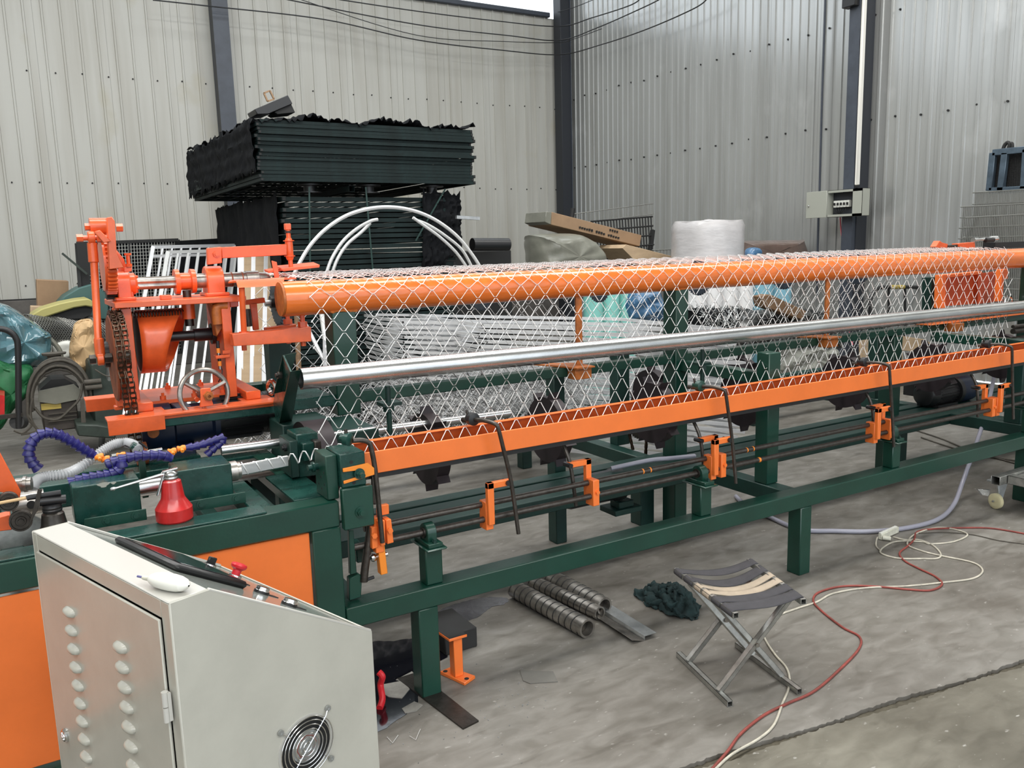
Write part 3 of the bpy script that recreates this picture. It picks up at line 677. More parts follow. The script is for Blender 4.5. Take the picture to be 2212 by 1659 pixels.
# red oil can
oc = thing('oil_can', 'red oil can with silver trigger spout standing on the green beam', 'oil can', tuple(U(378, 1122, z=.797)))
b0 = U(378, 1122, z=.797)
MB().lathe(b0, (0, 0, 1), [(0, .0), (0, .034), (.003, .036), (.026, .036), (.045, .024), (.050, .0225), (.082, .0185), (.086, .013), (.086, 0)], 28).build('body', M['red'], oc, ang=25)
b0 = b0 + Vector((0, 0, .0145))
cp = MB().lathe(b0 + Vector((0, 0, .0715)), (0, 0, 1), [(0, .0), (0, .0135), (.003, .0145), (.006, .0135), (.009, .0145), (.013, .0135), (.017, .009), (.018, 0)], 20).build('cap', M['galv'], oc)
MB().tube([b0 + Vector((0, 0, .084)), b0 + Vector((-.02, -.002, .083)), b0 + Vector((-.105, -.01, .072))], [.004, .0032, .0022], 8).lathe(b0 + Vector((-.104, -.01, .0722)), (-1, -.08, -.12), [(0, .003), (.003, .004), (.009, .003), (.010, .001)], 10).build('spout', M['galv'], oc)
MB().obox(b0 + Vector((-.016, -.006, .086)), (.03, 0, .004), (0, .011, 0), (0, 0, .004)).build('lever_top', M['galv'], oc, bev=.001)
MB().prism([b0 + Vector(v) for v in ((-.013, -.004, .088), (-.010, -.004, .088), (-.027, -.008, .042), (-.031, -.008, .042))], (0, .009, 0)).build('trigger', M['galv'], oc, bev=.001)
MB().prism([b0 + Vector(v) for v in ((-.018, -.002, .088), (-.004, -.002, .088), (-.006, -.002, .074), (-.02, -.002, .068))], (0, .004, 0)).build('hinge', M['galv'], oc, bev=.001)
oc.scale = (1.5, 1.5, 1.5)
# black oil can with clear body
b0 = U(118, 1142, y=2.62)
oc = thing('oil_can', 'dusty grey oil can with black pump handle behind the cabinet top', 'oil can', tuple(b0))
MB().lathe(b0 + Vector((0, 0, -.02)), (0, 0, 1), [(0, 0), (0, .036), (.006, .037), (.03, .026), (.055, .022), (.06, .017), (.06, 0)], 26).build('body', M['steeldark'], oc)
MB().lathe(b0 + Vector((0, 0, .04)), (0, 0, 1), [(0, .0), (0, .019), (.004, .020), (.006, .019), (.010, .020), (.012, .019), (.016, .019), (.016, 0)], 20).build('cap', M['black'], oc)
MB().cyl(b0 + Vector((-.022, 0, .065)), b0 + Vector((.028, 0, .062)), .010, 16).build('pump_barrel', M['black'], oc)
MB().tube([b0 + Vector((.02, 0, .078)), b0 + Vector((-.04, 0, .078)), b0 + Vector((-.045, 0, .077))], .006, 10).build('pump_head', M['black'], oc)
MB().tube([b0 + Vector((-.042, 0, .078)), b0 + Vector((-.105, -.003, .076))], .0035, 8).build('spout', M['paper'], oc)
MB().prism([b0 + Vector(v) for v in ((-.022, -.012, .097), (-.014, -.012, .094), (-.028, -.014, .05), (-.048, -.016, .018), (-.050, -.016, .016), (-.036, -.014, .052))], (0, .003, 0)).build('trigger', M['steeldark'], oc, bev=.001)

oc.scale = (1.3, 1.3, 1.3)
# segmented coolant hoses
def seg_hose(pts, label, n, r=.0185, mt='blue'):
    P = crv(pts, 10); L = sum((b - a).length for a, b in zip(P[:-1], P[1:])); st = L / n; acc = 0; out = []
    for a, b in zip(P[:-1], P[1:]):
        l = (b - a).length
        while acc < l: out.append(a + (b - a) * (acc / l)); acc += st
        acc -= l
    out.append(P[-1])
    h = thing('segmented_hose', label, 'hose', tuple(pts[0]), group=None)
    for a, b in zip(out[:-1], out[1:]):
        d = (b - a); l = d.length; d.normalize()
        if l < st * .4: continue
        MB().lathe(a - d * l * .12, d, [(0, r * .72), (l * .30, r * .74), (l * .55, r * .86), (l * .95, r), (l * 1.05, r), (l * 1.07, r * .72)], 16).build('segment', M[mt], h)
    e = out[-1]; d = (out[-1] - out[-2]).normalized()
    MB().lathe(e, d, [(0, r * .8), (.006, r * .95), (.014, r * .9), (.018, r * .5)], 14).build('nozzle', M[mt], h)
    return h
hy = lambda l, y=2.95: [U(px, py, y=y) for px, py in l]
seg_hose(hy([(203, 984), (185, 974), (160, 957), (140, 946), (118, 936), (95, 936), (76, 945), (65, 962), (62, 985), (72, 1002), (84, 1014)]), 'blue segmented hose arching highest over the left of the head', 17)
seg_hose(hy([(402, 968), (425, 964), (450, 956), (472, 948), (484, 944), (478, 956), (462, 968), (446, 984)], 2.98), 'blue segmented hose doubling back near the black motor on the right', 10, .0155)
seg_hose(hy([(370, 990), (352, 984), (325, 984), (290, 986), (262, 992), (240, 1000)], 2.88), 'short horizontal blue segmented hose below the orange valves', 8)
seg_hose(hy([(262, 996), (262, 1012), (240, 1024), (205, 1030), (170, 1037), (148, 1044)], 2.86), 'blue segmented hose hanging above the left green cover', 9)
cv = thing('coolant_valves', 'orange and silver coolant valve manifold joining the blue hoses', 'valve', tuple(U(280, 985, y=2.95)))
P = hy([(205, 985), (240, 990), (300, 980), (350, 970), (400, 970)])
MB().tube(crv(P[1:4], 6), .006, 10).build('manifold', M['galv'], cv)
for (px, py) in ((214, 987), (228, 992), (372, 975), (392, 969), (262, 984)):
    c = U(px, py, y=2.945); q = MB().lathe(c - Vector((.014, 0, 0)), (1, 0, .05), [(0, .009), (.004, .011), (.010, .008), (.018, .011), (.026, .010), (.028, .007)], 14).build('valve_body', M['orpl'], cv)
    MB().cyl(c, c + Vector((0, -.018, -.006)), .0065, 12).build('handle', M['orpl'], q, bev=.001)
for (px, py) in ((250, 985), (330, 975)):
    c = U(px, py, y=2.95); MB().cyl(c - Vector((.012, 0, 0)), c + Vector((.012, 0, 0)), .0085, 6).build('nut', M['galv'], cv)
c = U(308, 1020, y=3.0); MB().box(c.x - .01, c.x + .01, 2.98, 3.0, .79, c.z + .055).build('stand_post', G, cv, bev=.002)
MB().tube([U(318, 968, y=2.96), U(310, 962, y=2.96), U(300, 955, y=2.96)], .004, 6).tube([U(262, 965, y=2.96), U(270, 962, y=2.96), U(280, 966, y=2.96)], .003, 6).build('lever', M['black'], cv)
# ribbed clear hose
P = crv([U(70, 1058, y=2.9), U(76, 1042, y=2.92), U(95, 1030, y=2.94), U(140, 1024, y=2.96), U(175, 1008, y=3.0), U(215, 978, y=3.02), U(245, 960, y=3.03), U(270, 956, y=3.03), U(290, 962, y=3.0), U(298, 972, y=2.97)], 14)
rd = [.0150 + .0024 * math.cos(i * PI) for i in range(len(P))]
solo(MB().tube(P, rd, 12), 'ribbed_hose', M['clearhose'], 'clear ribbed coolant hose curving behind the blue segmented hoses', 'hose', tuple(P[0]), ang=80)
c = U(293, 968, y=2.98); solo(MB().lathe(c + Vector((-.012, 0, .012)), (1, 0, -.8), [(0, .013), (.012, .014), (.014, .011), (.03, .009)], 14), 'hose_fitting', GW, 'dark green fitting at the right end of the clear ribbed hose', 'fitting', tuple(c))
# foreground rocking gear at the right of the head
rk = thing('rocker_linkage', 'orange vertical rocker linkage hanging at the right end of the feeding head', 'machine part', (.99, 2.58, .5))
MB().box(.978, 1.008, 2.575, 2.61, .575, .700).build('link_plate', O_, rk, bev=.002)
MB().prism([U(*p, y=2.565) for p in ((834, 1124), (845, 1121), (851, 1172), (837, 1176))], (0, .045, 0)).build('clamp_block', O_, rk, bev=.002)
MB().prism([U(*p, y=2.57) for p in ((803, 1140), (816, 1137), (817, 1183), (804, 1187))], (0, .04, 0)).build('clamp_block', O_, rk, bev=.002)
MB().prism([U(*p, y=2.56) for p in ((817, 1127), (832, 1124), (833, 1178), (823, 1181), (838, 1238), (825, 1243), (814, 1180))][0:4] , (0, .05, 0)).build('slide_block', O_, rk, bev=.002)
MB().prism([U(*p, y=2.58) for p in ((817, 1180), (831, 1178), (838, 1239), (823, 1243))], (0, .03, 0)).build('tail_bar', M['orpl'], rk, bev=.002)
MB().prism([U(*p, y=2.575) for p in ((816, 1105), (825, 1103), (827, 1121), (818, 1122))], (0, .02, 0)).box(1.0, 1.04, 2.59, 2.61, .70, .735).build('rod_holder', O_, rk, bev=.002)
for (px, py) in ((842, 1146), (808, 1157)):
    c = U(px, py, y=2.562); MB().cyl(c, c + Vector((0, -.008, 0)), .010, 6).build('bolt', O_, rk)
MB().tube(crv([U(*p, y=2.55) for p in ((826, 1172), (821, 1120), (815, 1060), (809, 1005), (801, 965), (795, 955), (780, 951), (762, 952))], 6), .0085, 12).build('guide_rod', M['barsteel'], rk)
k = U(758, 950, y=2.56); MB().lathe(k, (-.7, 1, .1), [(0, .012), (.004, .022), (.022, .022), (.024, .012), (.04, .012)], 20).build('rod_clamp', GW, rk)
MB().tube([k + Vector((-.01, .01, .01)), k + Vector((-.012, .012, .035))], .006, 8).build('clamp_screw', M['steeldark'], rk)
MB().tube(crv([U(*p, y=2.60) for p in ((802, 1125), (795, 1180), (788, 1230), (786, 1256))], 4), [.014] * 13, 12).build('push_rod', M['barsteel'], rk)
MB().prism([U(*p, y=2.62) for p in ((804, 1030), (808, 1030), (812, 1090), (806, 1090))], (0, .012, 0)).build('side_bar', M['steeldark'], rk)
c = U(805, 1205, y=2.60); MB().lathe(c + Vector((-.006, 0, 0)), (1, 0, .05), [(0, .012), (.008, .015), (.016, .012), (.018, .008), (.06, .008)], 16).build('rod_end', M['chrome'], rk)
MB().prism([U(*p, y=2.60) for p in ((754, 1147), (764, 1145), (771, 1238), (757, 1242))], (0, .02, 0)).build('slide_rail', G, rk, bev=.002)
MB().prism([U(*p, y=2.66) for p in ((768, 1175), (783, 1172), (788, 1214), (772, 1217))], (0, .05, 0)).build('slide_block', GW, rk, bev=.003)
MB().prism([U(*p, y=2.60) for p in ((775, 1240), (783, 1245), (780, 1290), (755, 1298), (755, 1250))], (0, .03, 0)).build('foot_bracket', G, rk, bev=.002)
c = U(790, 1253, y=2.60); MB().cyl(c, c + Vector((.03, 0, .004)), .006, 10).build('pin', M['black'], rk)

# ================================================================ chain link mesh
HS = .046; PX = .092
def resample(P, st):
    P = [Vector((0, a, b)) for a, b in P]; acc = 0; out = []
    for a, b in zip(P[:-1], P[1:]):
        l = (b - a).length
        while acc < l: out.append(a + (b - a) * (acc / l)); acc += st
        acc -= l
    return out
def zig(r0, r1, x0, n, ph, rad=.0021, sides=4, nrm=.0028, jit=.0, k=.13, px=None, fan=False):
    t = (r1 - r0).normalized(); nv = Vector((1, 0, 0)).cross(t); px = px or PX
    P = []
    for j in range(n):
        up = (j + ph) % 2
        q = (r1 + t * .003) if up else (r0 - t * .003)
        kk = min(1.0, q.y / 3.35) if fan else 1.0
        P.append(Vector(((x0 + j * px / 2) * kk, q.y, q.z)) + nv * (nrm if up else -nrm) + Vector((R.uniform(-jit, jit), R.uniform(-jit, jit), R.uniform(-jit, jit))))
    return MB().tube(bend(P, k), rad, sides, ph=.6)
cm = thing('chain_link_mesh', 'shiny galvanised chain link mesh draped over the big orange pipe', 'wire mesh', (3.3, 3.3, .9))
front = [Vector((0, 2.690, .886))] + [Vector((0, 2.692 + (3.345 - 2.692) * (k / 11) ** 1.0, .944 + (1.415 - .944) * k / 11 - .010 * math.sin(PI * k / 11))) for k in range(12)]
top = resample([(p.y, p.z) for p in crv([(0, a, b) for a, b in ((3.350, 1.445), (3.385, 1.482), (3.425, 1.488), (3.60, 1.492), (3.85, 1.496), (4.1, 1.494), (4.20, 1.47), (4.235, 1.38), (4.24, 1.2), (4.24, .8), (4.22, .60), (4.20, .50))], 6)], HS)
rows = front + top
for i, (a, b) in enumerate(zip(rows[:-1], rows[1:])):
    tp = 14 <= i <= 33
    zig(a, b, 1.048 + (-.046 if i % 7 == 3 else 0) * 0, 113 + R.choice((0, 1)), i % 2, rad=.0016, jit=.0012 if i < 14 else .003, nrm=.007 if tp else .0028, fan=True).build('wire', M['wire'], cm, ang=80)
# thick bundle of finished mesh hanging and folded behind
fm = thing('folded_mesh_pile', 'dense pile of finished chain link folded behind the green side rail', 'wire mesh', (2.1, 4.5, 0))
yy = 4.30; zt = .80
for layer in range(10):
    rr = []
    y0 = 4.32 + layer * .085; top = .80 + .07 * math.sin(layer * 1.3) - .012 * layer
    mb = MB(); zs = [top - HS * q for q in range(10)]
    for q, (z1, z0) in enumerate(zip(zs[:-1], zs[1:])):
        a = Vector((0, y0 + .03 * math.sin(q * .6 + layer), z0)); b = Vector((0, y0 + .03 * math.sin((q - 1) * .6 + layer), z1))
        m_ = zig(a, b, 1.02 + R.uniform(-.05, .05), 50, q % 2, .0022, 3, .003, .006); k = len(mb.v); mb.v += m_.v; mb.f += [tuple(v + k for v in f) for f in m_.f]
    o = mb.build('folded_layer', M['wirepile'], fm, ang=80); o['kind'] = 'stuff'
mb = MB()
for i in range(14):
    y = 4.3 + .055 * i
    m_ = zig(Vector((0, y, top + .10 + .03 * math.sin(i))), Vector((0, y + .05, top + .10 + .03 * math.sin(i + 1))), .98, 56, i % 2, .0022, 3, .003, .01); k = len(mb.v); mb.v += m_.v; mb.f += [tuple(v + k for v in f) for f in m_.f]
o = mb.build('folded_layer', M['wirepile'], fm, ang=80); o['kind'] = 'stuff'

# ================================================================ twisting head (left rear, orange)
th = thing('edge_twisting_head', 'orange red edge twisting head with gear, chain wheel and handwheel at left', 'machine', (.6, 3.7, .99))
def V(px, py, y): return U(px, py, y=y)
def fx(name, px0, py0, px1, py1, y, dy, m=O2, parent=th, bev=.003):
    a = V(px0, py0, y); b = V(px1, py1, y)
    return MB().box(min(a.x, b.x), max(a.x, b.x), y, y + dy, min(a.z, b.z), max(a.z, b.z)).build(name, m, parent, bev=bev)
def pz(name, pts, y, dy, m=O2, parent=th, bev=.002):
    return MB().prism([V(px, py, y) for px, py in pts], (0, dy, 0)).build(name, m, parent, bev=bev)
# runner angles on the green rails
MB().box(.262, .905, 3.375, 3.475, .990, .998).box(.262, .46, 3.372, 3.380, .940, .998).box(.46, .905, 3.395, 3.40, .975, .998).build('runner', O2, th, bev=.001)
MB().box(.235, .905, 4.03, 4.13, .976, .984).box(.235, .905, 4.028, 4.036, .93, .984).build('runner', O2, th, bev=.001)
MB().box(.40, .48, 3.47, 4.03, .984, .994).box(.78, .905, 3.47, 4.03, .984, .994).build('cross_plate', O2, th, bev=.001)
MB().box(.43, .80, 3.62, 3.98, .995, 1.012).build('base_plate', O2, th, bev=.002)
for x in (.38, .80): MB().box(x, x + .06, 3.50, 4.0, .994, 1.030).build('clamp_bar', O2, th, bev=.003)
for (x, y) in ((.50, 3.66), (.62, 3.64), (.74, 3.66), (.56, 3.93), (.70, 3.93)):
    MB().cyl((x, y, 1.012), (x, y, 1.026), .012, 6).cyl((x, y, 1.026), (x, y, 1.038), .006, 8).build('bolt', O2, th)
# uprights: deep side plates with bright front edges
for x0, x1, y0, y1, z1 in ((.372, .395, 3.62, 3.86, 1.395), (.748, .772, 3.60, 3.90, 1.40)):
    MB().box(x0, x1, y0, y1, 1.012, z1).build('upright', O2, th, bev=.003)
    MB().box(x0 - .002, x1 + .012, y0 - .014, y0, 1.0, z1).build('upright_edge', O2, th, bev=.002)
MB().box(.32, .375, 3.58, 3.66, 1.012, 1.06).box(.31, .34, 3.60, 3.64, .995, 1.012).build('foot_block', O2, th, bev=.003)
# top plate
MB().box(.345, .845, 3.56, 3.95, 1.400, 1.422).build('top_plate', O2, th, bev=.002)
MB().box(.52, .56, 3.6, 3.64, 1.422, 1.44).build('stop_block', O2, th, bev=.002)
SYY, SZZ = 3.75, 1.487
# bearing pedestals: left block and right ring
def pedestal(x0, x1, rr, zb, name='bearing_pedestal'):
    mb = MB(); pr = [(x0, SYY + math.cos(t) * rr, SZZ + math.sin(t) * rr) for t in [PI * k / 14 for k in range(15)]] + [(x0, SYY - rr, zb), (x0, SYY + rr, zb)]
    mb.prism(pr, (x1 - x0, 0, 0)); mb.box(x0 - .012, x1 + .014, SYY - rr - .012, SYY + rr + .012, zb, zb + .014); return mb.build(name, O2, th, bev=.003)
p1 = pedestal(.375, .425, .060, 1.422); p2 = pedestal(.722, .792, .060, 1.422)
MB().lathe((.425, SYY, SZZ), (1, 0, 0), [(0, .044), (.02, .044), (.026, .036), (.03, .03)], 18).build('seal_ring', O2, p1)
for t in (.6, 2.2, 3.6, 5.0): MB().cyl((.447, SYY + .034 * math.cos(t), SZZ + .034 * math.sin(t)), (.458, SYY + .034 * math.cos(t), SZZ + .034 * math.sin(t)), .006, 8).build('screw', O2, p1)
# spindle, splined section, spool
MB().prism([(.44, SYY + math.cos(2 * PI * k / 24) * (.026 if (k // 2) % 2 else .021), SZZ + math.sin(2 * PI * k / 24) * (.026 if (k // 2) % 2 else .021)) for k in range(24)], (.165, 0, 0)).build('splined_shaft', M['steel'], th)
s_ = MB().lathe((.60, SYY, SZZ), (1, 0, 0), [(0, .03), (.0, .052), (.018, .052), (.020, .036), (.062, .036), (.064, .052), (.082, .050), (.084, .03)], 32).build('shift_spool', O2, th)
MB().cyl((.684, SYY, SZZ), (.722, SYY, SZZ), .031, 24).build('spindle_tube', M['steel'], th)
MB().lathe((.792, SYY, SZZ), (1, 0, 0), [(0, .031), (.10, .031), (.102, .034), (.155, .034), (.158, .028), (.19, .025), (.20, .018), (.21, .006)], 28).build('spindle_nose', M['steel'], th)
q = MB(); q.hollow((.83, SYY, SZZ), (.836, SYY, SZZ), .0318, .03, 24); q.build('paint_ring', M['rust'], th); MB().hollow((.875, SYY, SZZ), (.88, SYY, SZZ), .0318, .03, 24).build('paint_ring', M['rust'], th)
# fork under the spool
MB().cyl((.642, SYY - .02, 1.42), (.642, SYY - .02, 1.45), .017, 16).build('fork_pin', M['steeldark'], th)
MB().cyl((.642, SYY - .02, 1.33), (.642, SYY - .02, 1.42), .026, 20).build('fork_boss', O2, th)
MB().cyl((.642, SYY - .02, 1.300), (.642, SYY - .02, 1.33), .018, 14).build('fork_roller', M['steeldark'], th)
# return spring below the top plate
hx = [(.405 + i * .0016, 3.68 + .012 * math.cos(i * .9), 1.365 + .012 * math.sin(i * .9)) for i in range(130)]
MB().tube(hx, .0022, 5).build('return_spring', M['steeldark'], th)
MB().cyl((.352, 3.62, 1.335), (.352, 3.62, 1.40), .013, 12).cyl((.352, 3.62, 1.33), (.352, 3.62, 1.345), .02, 6).build('spring_anchor', O2, th, bev=.001)
# big gear and pinion
gm = MB(); n = 40; prf = []
for i in range(n):
    t = 2 * PI * i / n; dt = 2 * PI / n; prf += [(t, .106), (t + dt * .2, .119), (t + dt * .5, .119), (t + dt * .7, .106)]
gm.prism([(.330, 3.64 + math.cos(t) * r, 1.570 + math.sin(t) * r * 1.0) for t, r in prf], (.034, 0, 0)); gw = gm.build('gear_sector', O2, th, ang=20)
MB().cyl((.322, 3.64, 1.570), (.330, 3.64, 1.570), .105, 40).build('gear_web', O2, gw)
n = 18; prf = []
for i in range(n):
    t = 2 * PI * i / n; dt = 2 * PI / n; prf += [(t, .038), (t + dt * .2, .049), (t + dt * .5, .049), (t + dt * .7, .038)]
MB().prism([(.336, SYY + math.cos(t) * r, SZZ - .012 + math.sin(t) * r) for t, r in prf], (.04, 0, 0)).build('pinion', M['steeldark'], th, ang=20)
# gear bracket, hubs
pz('gear_bracket', ((231, 470), (242, 468), (248, 478), (252, 545), (268, 578), (236, 582)), 3.48, .05)
pz('gusset', ((252, 540), (268, 560), (290, 640), (262, 655)), 3.72, .012)
a = V(211, 490, 3.63); MB().cyl((a.x - .028, a.y, a.z), (a.x + .034, a.y, a.z), .034, 24).build('hub', O2, th)
MB().cyl((a.x + .034, a.y, a.z), (a.x + .05, a.y, a.z), .026, 16).build('spacer', M['black'], th)
MB().cyl((a.x - .045, a.y, a.z), (a.x - .028, a.y, a.z), .014, 6).cyl((a.x + .064, a.y, a.z - .004), (a.x + .088, a.y, a.z - .004), .016, 6).build('pivot_bolt', O2, th)
pz('crank_plate', ((203, 500), (216, 497), (240, 521), (224, 525)), 3.47, .03)
pz('stop_bracket', ((268, 578), (285, 577), (285, 586), (268, 588)), 3.66, .03)
a = V(277, 560, 3.66); MB().cyl((a.x, a.y, a.z - .025), (a.x, a.y, a.z + .02), .007, 10).cyl((a.x, a.y, a.z + .016), (a.x, a.y, a.z + .024), .013, 6).cyl((a.x, a.y, a.z - .03), (a.x, a.y, a.z - .018), .012, 6).build('stop_bolt', O2, th)
# connecting rod
cr = MB(); t_ = V(197, 514, 3.58); b_ = V(217, 775, 3.55)
rod = MB().tube([V(199, 525, 3.58), V(202, 566, 3.575), V(203, 568, 3.575), V(212, 730, 3.55), V(213, 732, 3.55), V(217, 770, 3.55)], [.018, .018, .0135, .0135, .018, .018], 16).build('connecting_rod', O2, th)
for c, r in ((t_, .026), (b_, .026)): MB().cyl(c + Vector((-.012, 0, 0)), c + Vector((.012, 0, 0)), r, 20).build('rod_eye', O2, rod, bev=.003)
MB().cyl(t_ + Vector((-.05, 0, 0)), t_ + Vector((-.028, 0, 0)), .015, 6).cyl(t_ + Vector((-.028, 0, 0)), t_ + Vector((.06, 0, 0)), .010, 10).cyl(t_ + Vector((.018, 0, 0)), t_ + Vector((.04, 0, 0)), .018, 6).build('eye_bolt', O2, rod)
MB().cyl(b_ + Vector((-.038, 0, 0)), b_ + Vector((-.016, 0, 0)), .019, 6).cyl(b_ + Vector((.014, 0, 0)), b_ + Vector((.04, 0, 0)), .020, 6).build('eye_bolt', M['steeldark'], rod)
# chain wheel with double chain
CX_, CY_, CZ_ = .336, 3.60, 1.205
wh = MB().lathe((CX_ - .018, CY_, CZ_), (1, 0, 0), [(0, 0), (0, .165), (.006, .172), (.012, .165), (.036, .165), (.036, 0)], 48).build('chain_wheel', M['rust'], th)
MB().cyl((CX_ + .018, CY_, CZ_), (CX_ + .05, CY_, CZ_), .03, 20).build('wheel_hub', M['steeldark'], wh)
for k, dx in enumerate((-.004, .022)):
    P = []
    for i in range(19): P.append(Vector((CX_ + dx, CY_ - .178 * math.sin(PI * i / 18 * .97 + .0), CZ_ + .178 * math.cos(PI * i / 18 * .86))))
    P = [Vector((CX_ + dx, CY_ + .12, CZ_ + .13))] + P[:13] + [Vector((CX_ + dx + .004, CY_ - .168, CZ_ - .08)), Vector((CX_ + dx + .01, CY_ - .15, CZ_ - .22)), Vector((CX_ + dx + .016, CY_ - .135, CZ_ - .38))]
    chain_geo(MB(), chain_loop(P, .021), (1, 0, 0), .02, .015, .003).build('roller_chain', M['chain'], th)
MB().cyl((.36, 3.50, .83), (.40, 3.50, .83), .045, 24).build('drive_sprocket', M['chainorange'], th)
# flange bearing on the left upright
fbm = MB().box(.352, .372, 3.64, 3.76, 1.13, 1.29).build('flange_bearing', O2, th, bev=.004)
MB().cyl((.325, 3.70, 1.21), (.352, 3.70, 1.21), .045, 24).build('bearing_boss', O2, fbm)
MB().cyl((.30, 3.70, 1.21), (.328, 3.70, 1.21), .052, 24).build('locking_collar', M['black'], fbm)
for (y, z) in ((3.66, 1.27), (3.74, 1.27), (3.66, 1.15), (3.74, 1.15)): MB().cyl((.335, y, z), (.352, y, z), .010, 6).cyl((.322, y, z), (.336, y, z), .006, 8).build('bolt', O2, fbm)
# cam drum (open spiral sheet) with shaft
YC, ZC = 3.76, 1.245
def cam(u, v):
    t = u * 2 * PI; w_ = .10 + .055 * math.cos(t - 2.2) if v > .5 else 0
    x = .435 + v * (.150 + .062 * math.cos(t - .8))
    return (x, YC + .128 * math.cos(t), ZC + .128 * math.sin(t))
MB().grid(cam, 40, 4, True).build('cam_drum', O2, th, solid=.008)
MB().cyl((.437, YC, ZC), (.447, YC, ZC), .127, 40).build('drum_disc', M['blackmatt'], th)
MB().cyl((.447, YC, ZC), (.49, YC, ZC), .06, 24).build('drum_hub', M['orangerust'], th)
MB().cyl((.49, YC - .036, ZC - .008), (.50, YC - .036, ZC - .008), .012, 6).build('hub_bolt', M['orangerust'], th)
MB().cyl((.447, YC, ZC + .012), (.76, YC, ZC + .012), .021, 20).lathe((.66, YC, ZC + .012), (1, 0, 0), [(0, .021), (0, .028), (.07, .028), (.07, .045), (.085, .045)], 20).build('cam_shaft', M['black'], th)
# handwheel facing the front
hc = V(441, 850, 3.44)
def ring(c, R0, r0, n=40, m_=10, ax=(0, 1, 0)):
    mb = MB(); ax = Vector(ax).normalized(); a = ax.orthogonal().normalized(); b = ax.cross(a)
    return mb.tube([c + (a * math.cos(2 * PI * i / n) + b * math.sin(2 * PI * i / n)) * R0 for i in range(n)], r0, m_, True)
hwax = Vector((-.15, 1, -.1)).normalized()
hw = ring(hc, .095, .010, ax=hwax).build('handwheel', M['steel'], th)
a = hwax.orthogonal().normalized(); b = hwax.cross(a)
for k in range(3):
    dd = Vector((math.cos(PI / 2 + .95 + k * 2 * PI / 3), 0, math.sin(PI / 2 + .95 + k * 2 * PI / 3)))
    MB().cyl(hc + dd * .018, hc + dd * .092, .0085, 10).build('spoke', M['steel'], hw)
MB().lathe(hc + Vector((0, -.012, 0)), hwax, [(0, .012), (0, .022), (.03, .022), (.03, .012)], 20).build('hub', M['steel'], hw)
pz('handwheel_bracket', ((433, 840), (455, 838), (457, 862), (462, 876), (432, 880), (434, 860)), 3.395, .012)
a = V(450, 855, 3.395); MB().cyl(a, a + Vector((0, -.012, 0)), .020, 6).hollow(a + Vector((0, -.012, 0)), a + Vector((0, -.024, 0)), .013, .006, 16).build('handwheel_nut', M['orangerust'], th)
MB().cyl(a, a + Vector((0, .3, .0)), .010, 12).build('lead_screw', M['steeldark'], th)
a = V(424, 862, 3.5); MB().cyl(a, a + Vector((0, -.02, 0)), .010, 6).build('bolt', O2, th)
# upper arm with guide fingers
pz('arm_clevis', ((448, 536), (478, 533), (480, 568), (449, 572)), 3.70, .03)
a = V(467, 549, 3.70); MB().cyl(a, a + Vector((0, -.010, 0)), .014, 6).cyl(a + Vector((0, -.01, 0)), a + Vector((0, -.016, 0)), .008, 10).build('clevis_bolt', O2, th)
pz('guide_arm', ((478, 534), (620, 527), (620, 551), (480, 558)), 3.715, .03)
a = V(624, 527, 3.73); zt_ = V(624, 514, 3.73).z; zb_ = V(626, 562, 3.73).z
gs = MB().lathe((a.x, a.y, zb_), (0, 0, 1), [(0, .012), (.01, .017), (zt_ - zb_ - .012, .017), (zt_ - zb_, .012)], 18).build('guide_sleeve', O2, th)
for z in (V(625, 521, 3.73).z, V(626, 554, 3.73).z): MB().hollow((a.x, a.y, z), (a.x, a.y, z + .004), .024, .016, 18).build('washer', O2, gs)
MB().cyl((a.x + .002, a.y, V(628, 578, 3.73).z), (a.x, a.y, V(621, 490, 3.73).z), .010, 12).build('guide_pin', O2, gs)
MB().box(a.x - .014, a.x + .012, a.y - .012, a.y + .012, V(0, 505, 3.73).z, V(0, 489, 3.73).z + 0).build('pin_head', O2, gs, bev=.002)
z_ = V(0, 508, 3.73).z; MB().cyl((a.x, a.y, z_ - .008), (a.x, a.y, z_), .014, 12).build('rubber_ring', M['rubber'], gs)
MB().prism([V(608, 580, 3.70), V(691, 572, 3.70), V(690, 578, 3.70), V(612, 586, 3.70)], (0, .09, .012)).build('pressing_plate', O2, th, bev=.001)
MB().prism([V(578, 585, 3.78), V(655, 574, 3.78), V(655, 578, 3.78), V(580, 590, 3.78)], (0, .06, .006)).build('pressing_plate', O2, th, bev=.001)
MB().prism([V(587, 563, 3.62), V(598, 566, 3.62), V(604, 602, 3.62), V(594, 603, 3.62)], (0, .008, 0)).build('guide_finger', O2, th, bev=.001)
# mesh tray
MB().prism([V(510, 607, 3.50), V(615, 600, 3.50), V(612, 617, 3.46), V(514, 622, 3.46)], (0, .006, .002)).build('tray_front', O2, th, bev=.001)
MB().prism([V(493, 609, 3.55), V(512, 607, 3.50), V(640, 600, 3.50), V(640, 598, 3.95), V(500, 602, 3.9)], (0, 0, -.006)).build('mesh_tray', O2, th)
a0, a1 = V(522, 622, 3.49), V(527, 716, 3.52); MB().cyl(a1, a0, .012, 12).build('tray_leg', O2, th)
MB().cyl(a1 - Vector((0, 0, .02)), a1, .02, 6).build('leg_nut', O2, th)
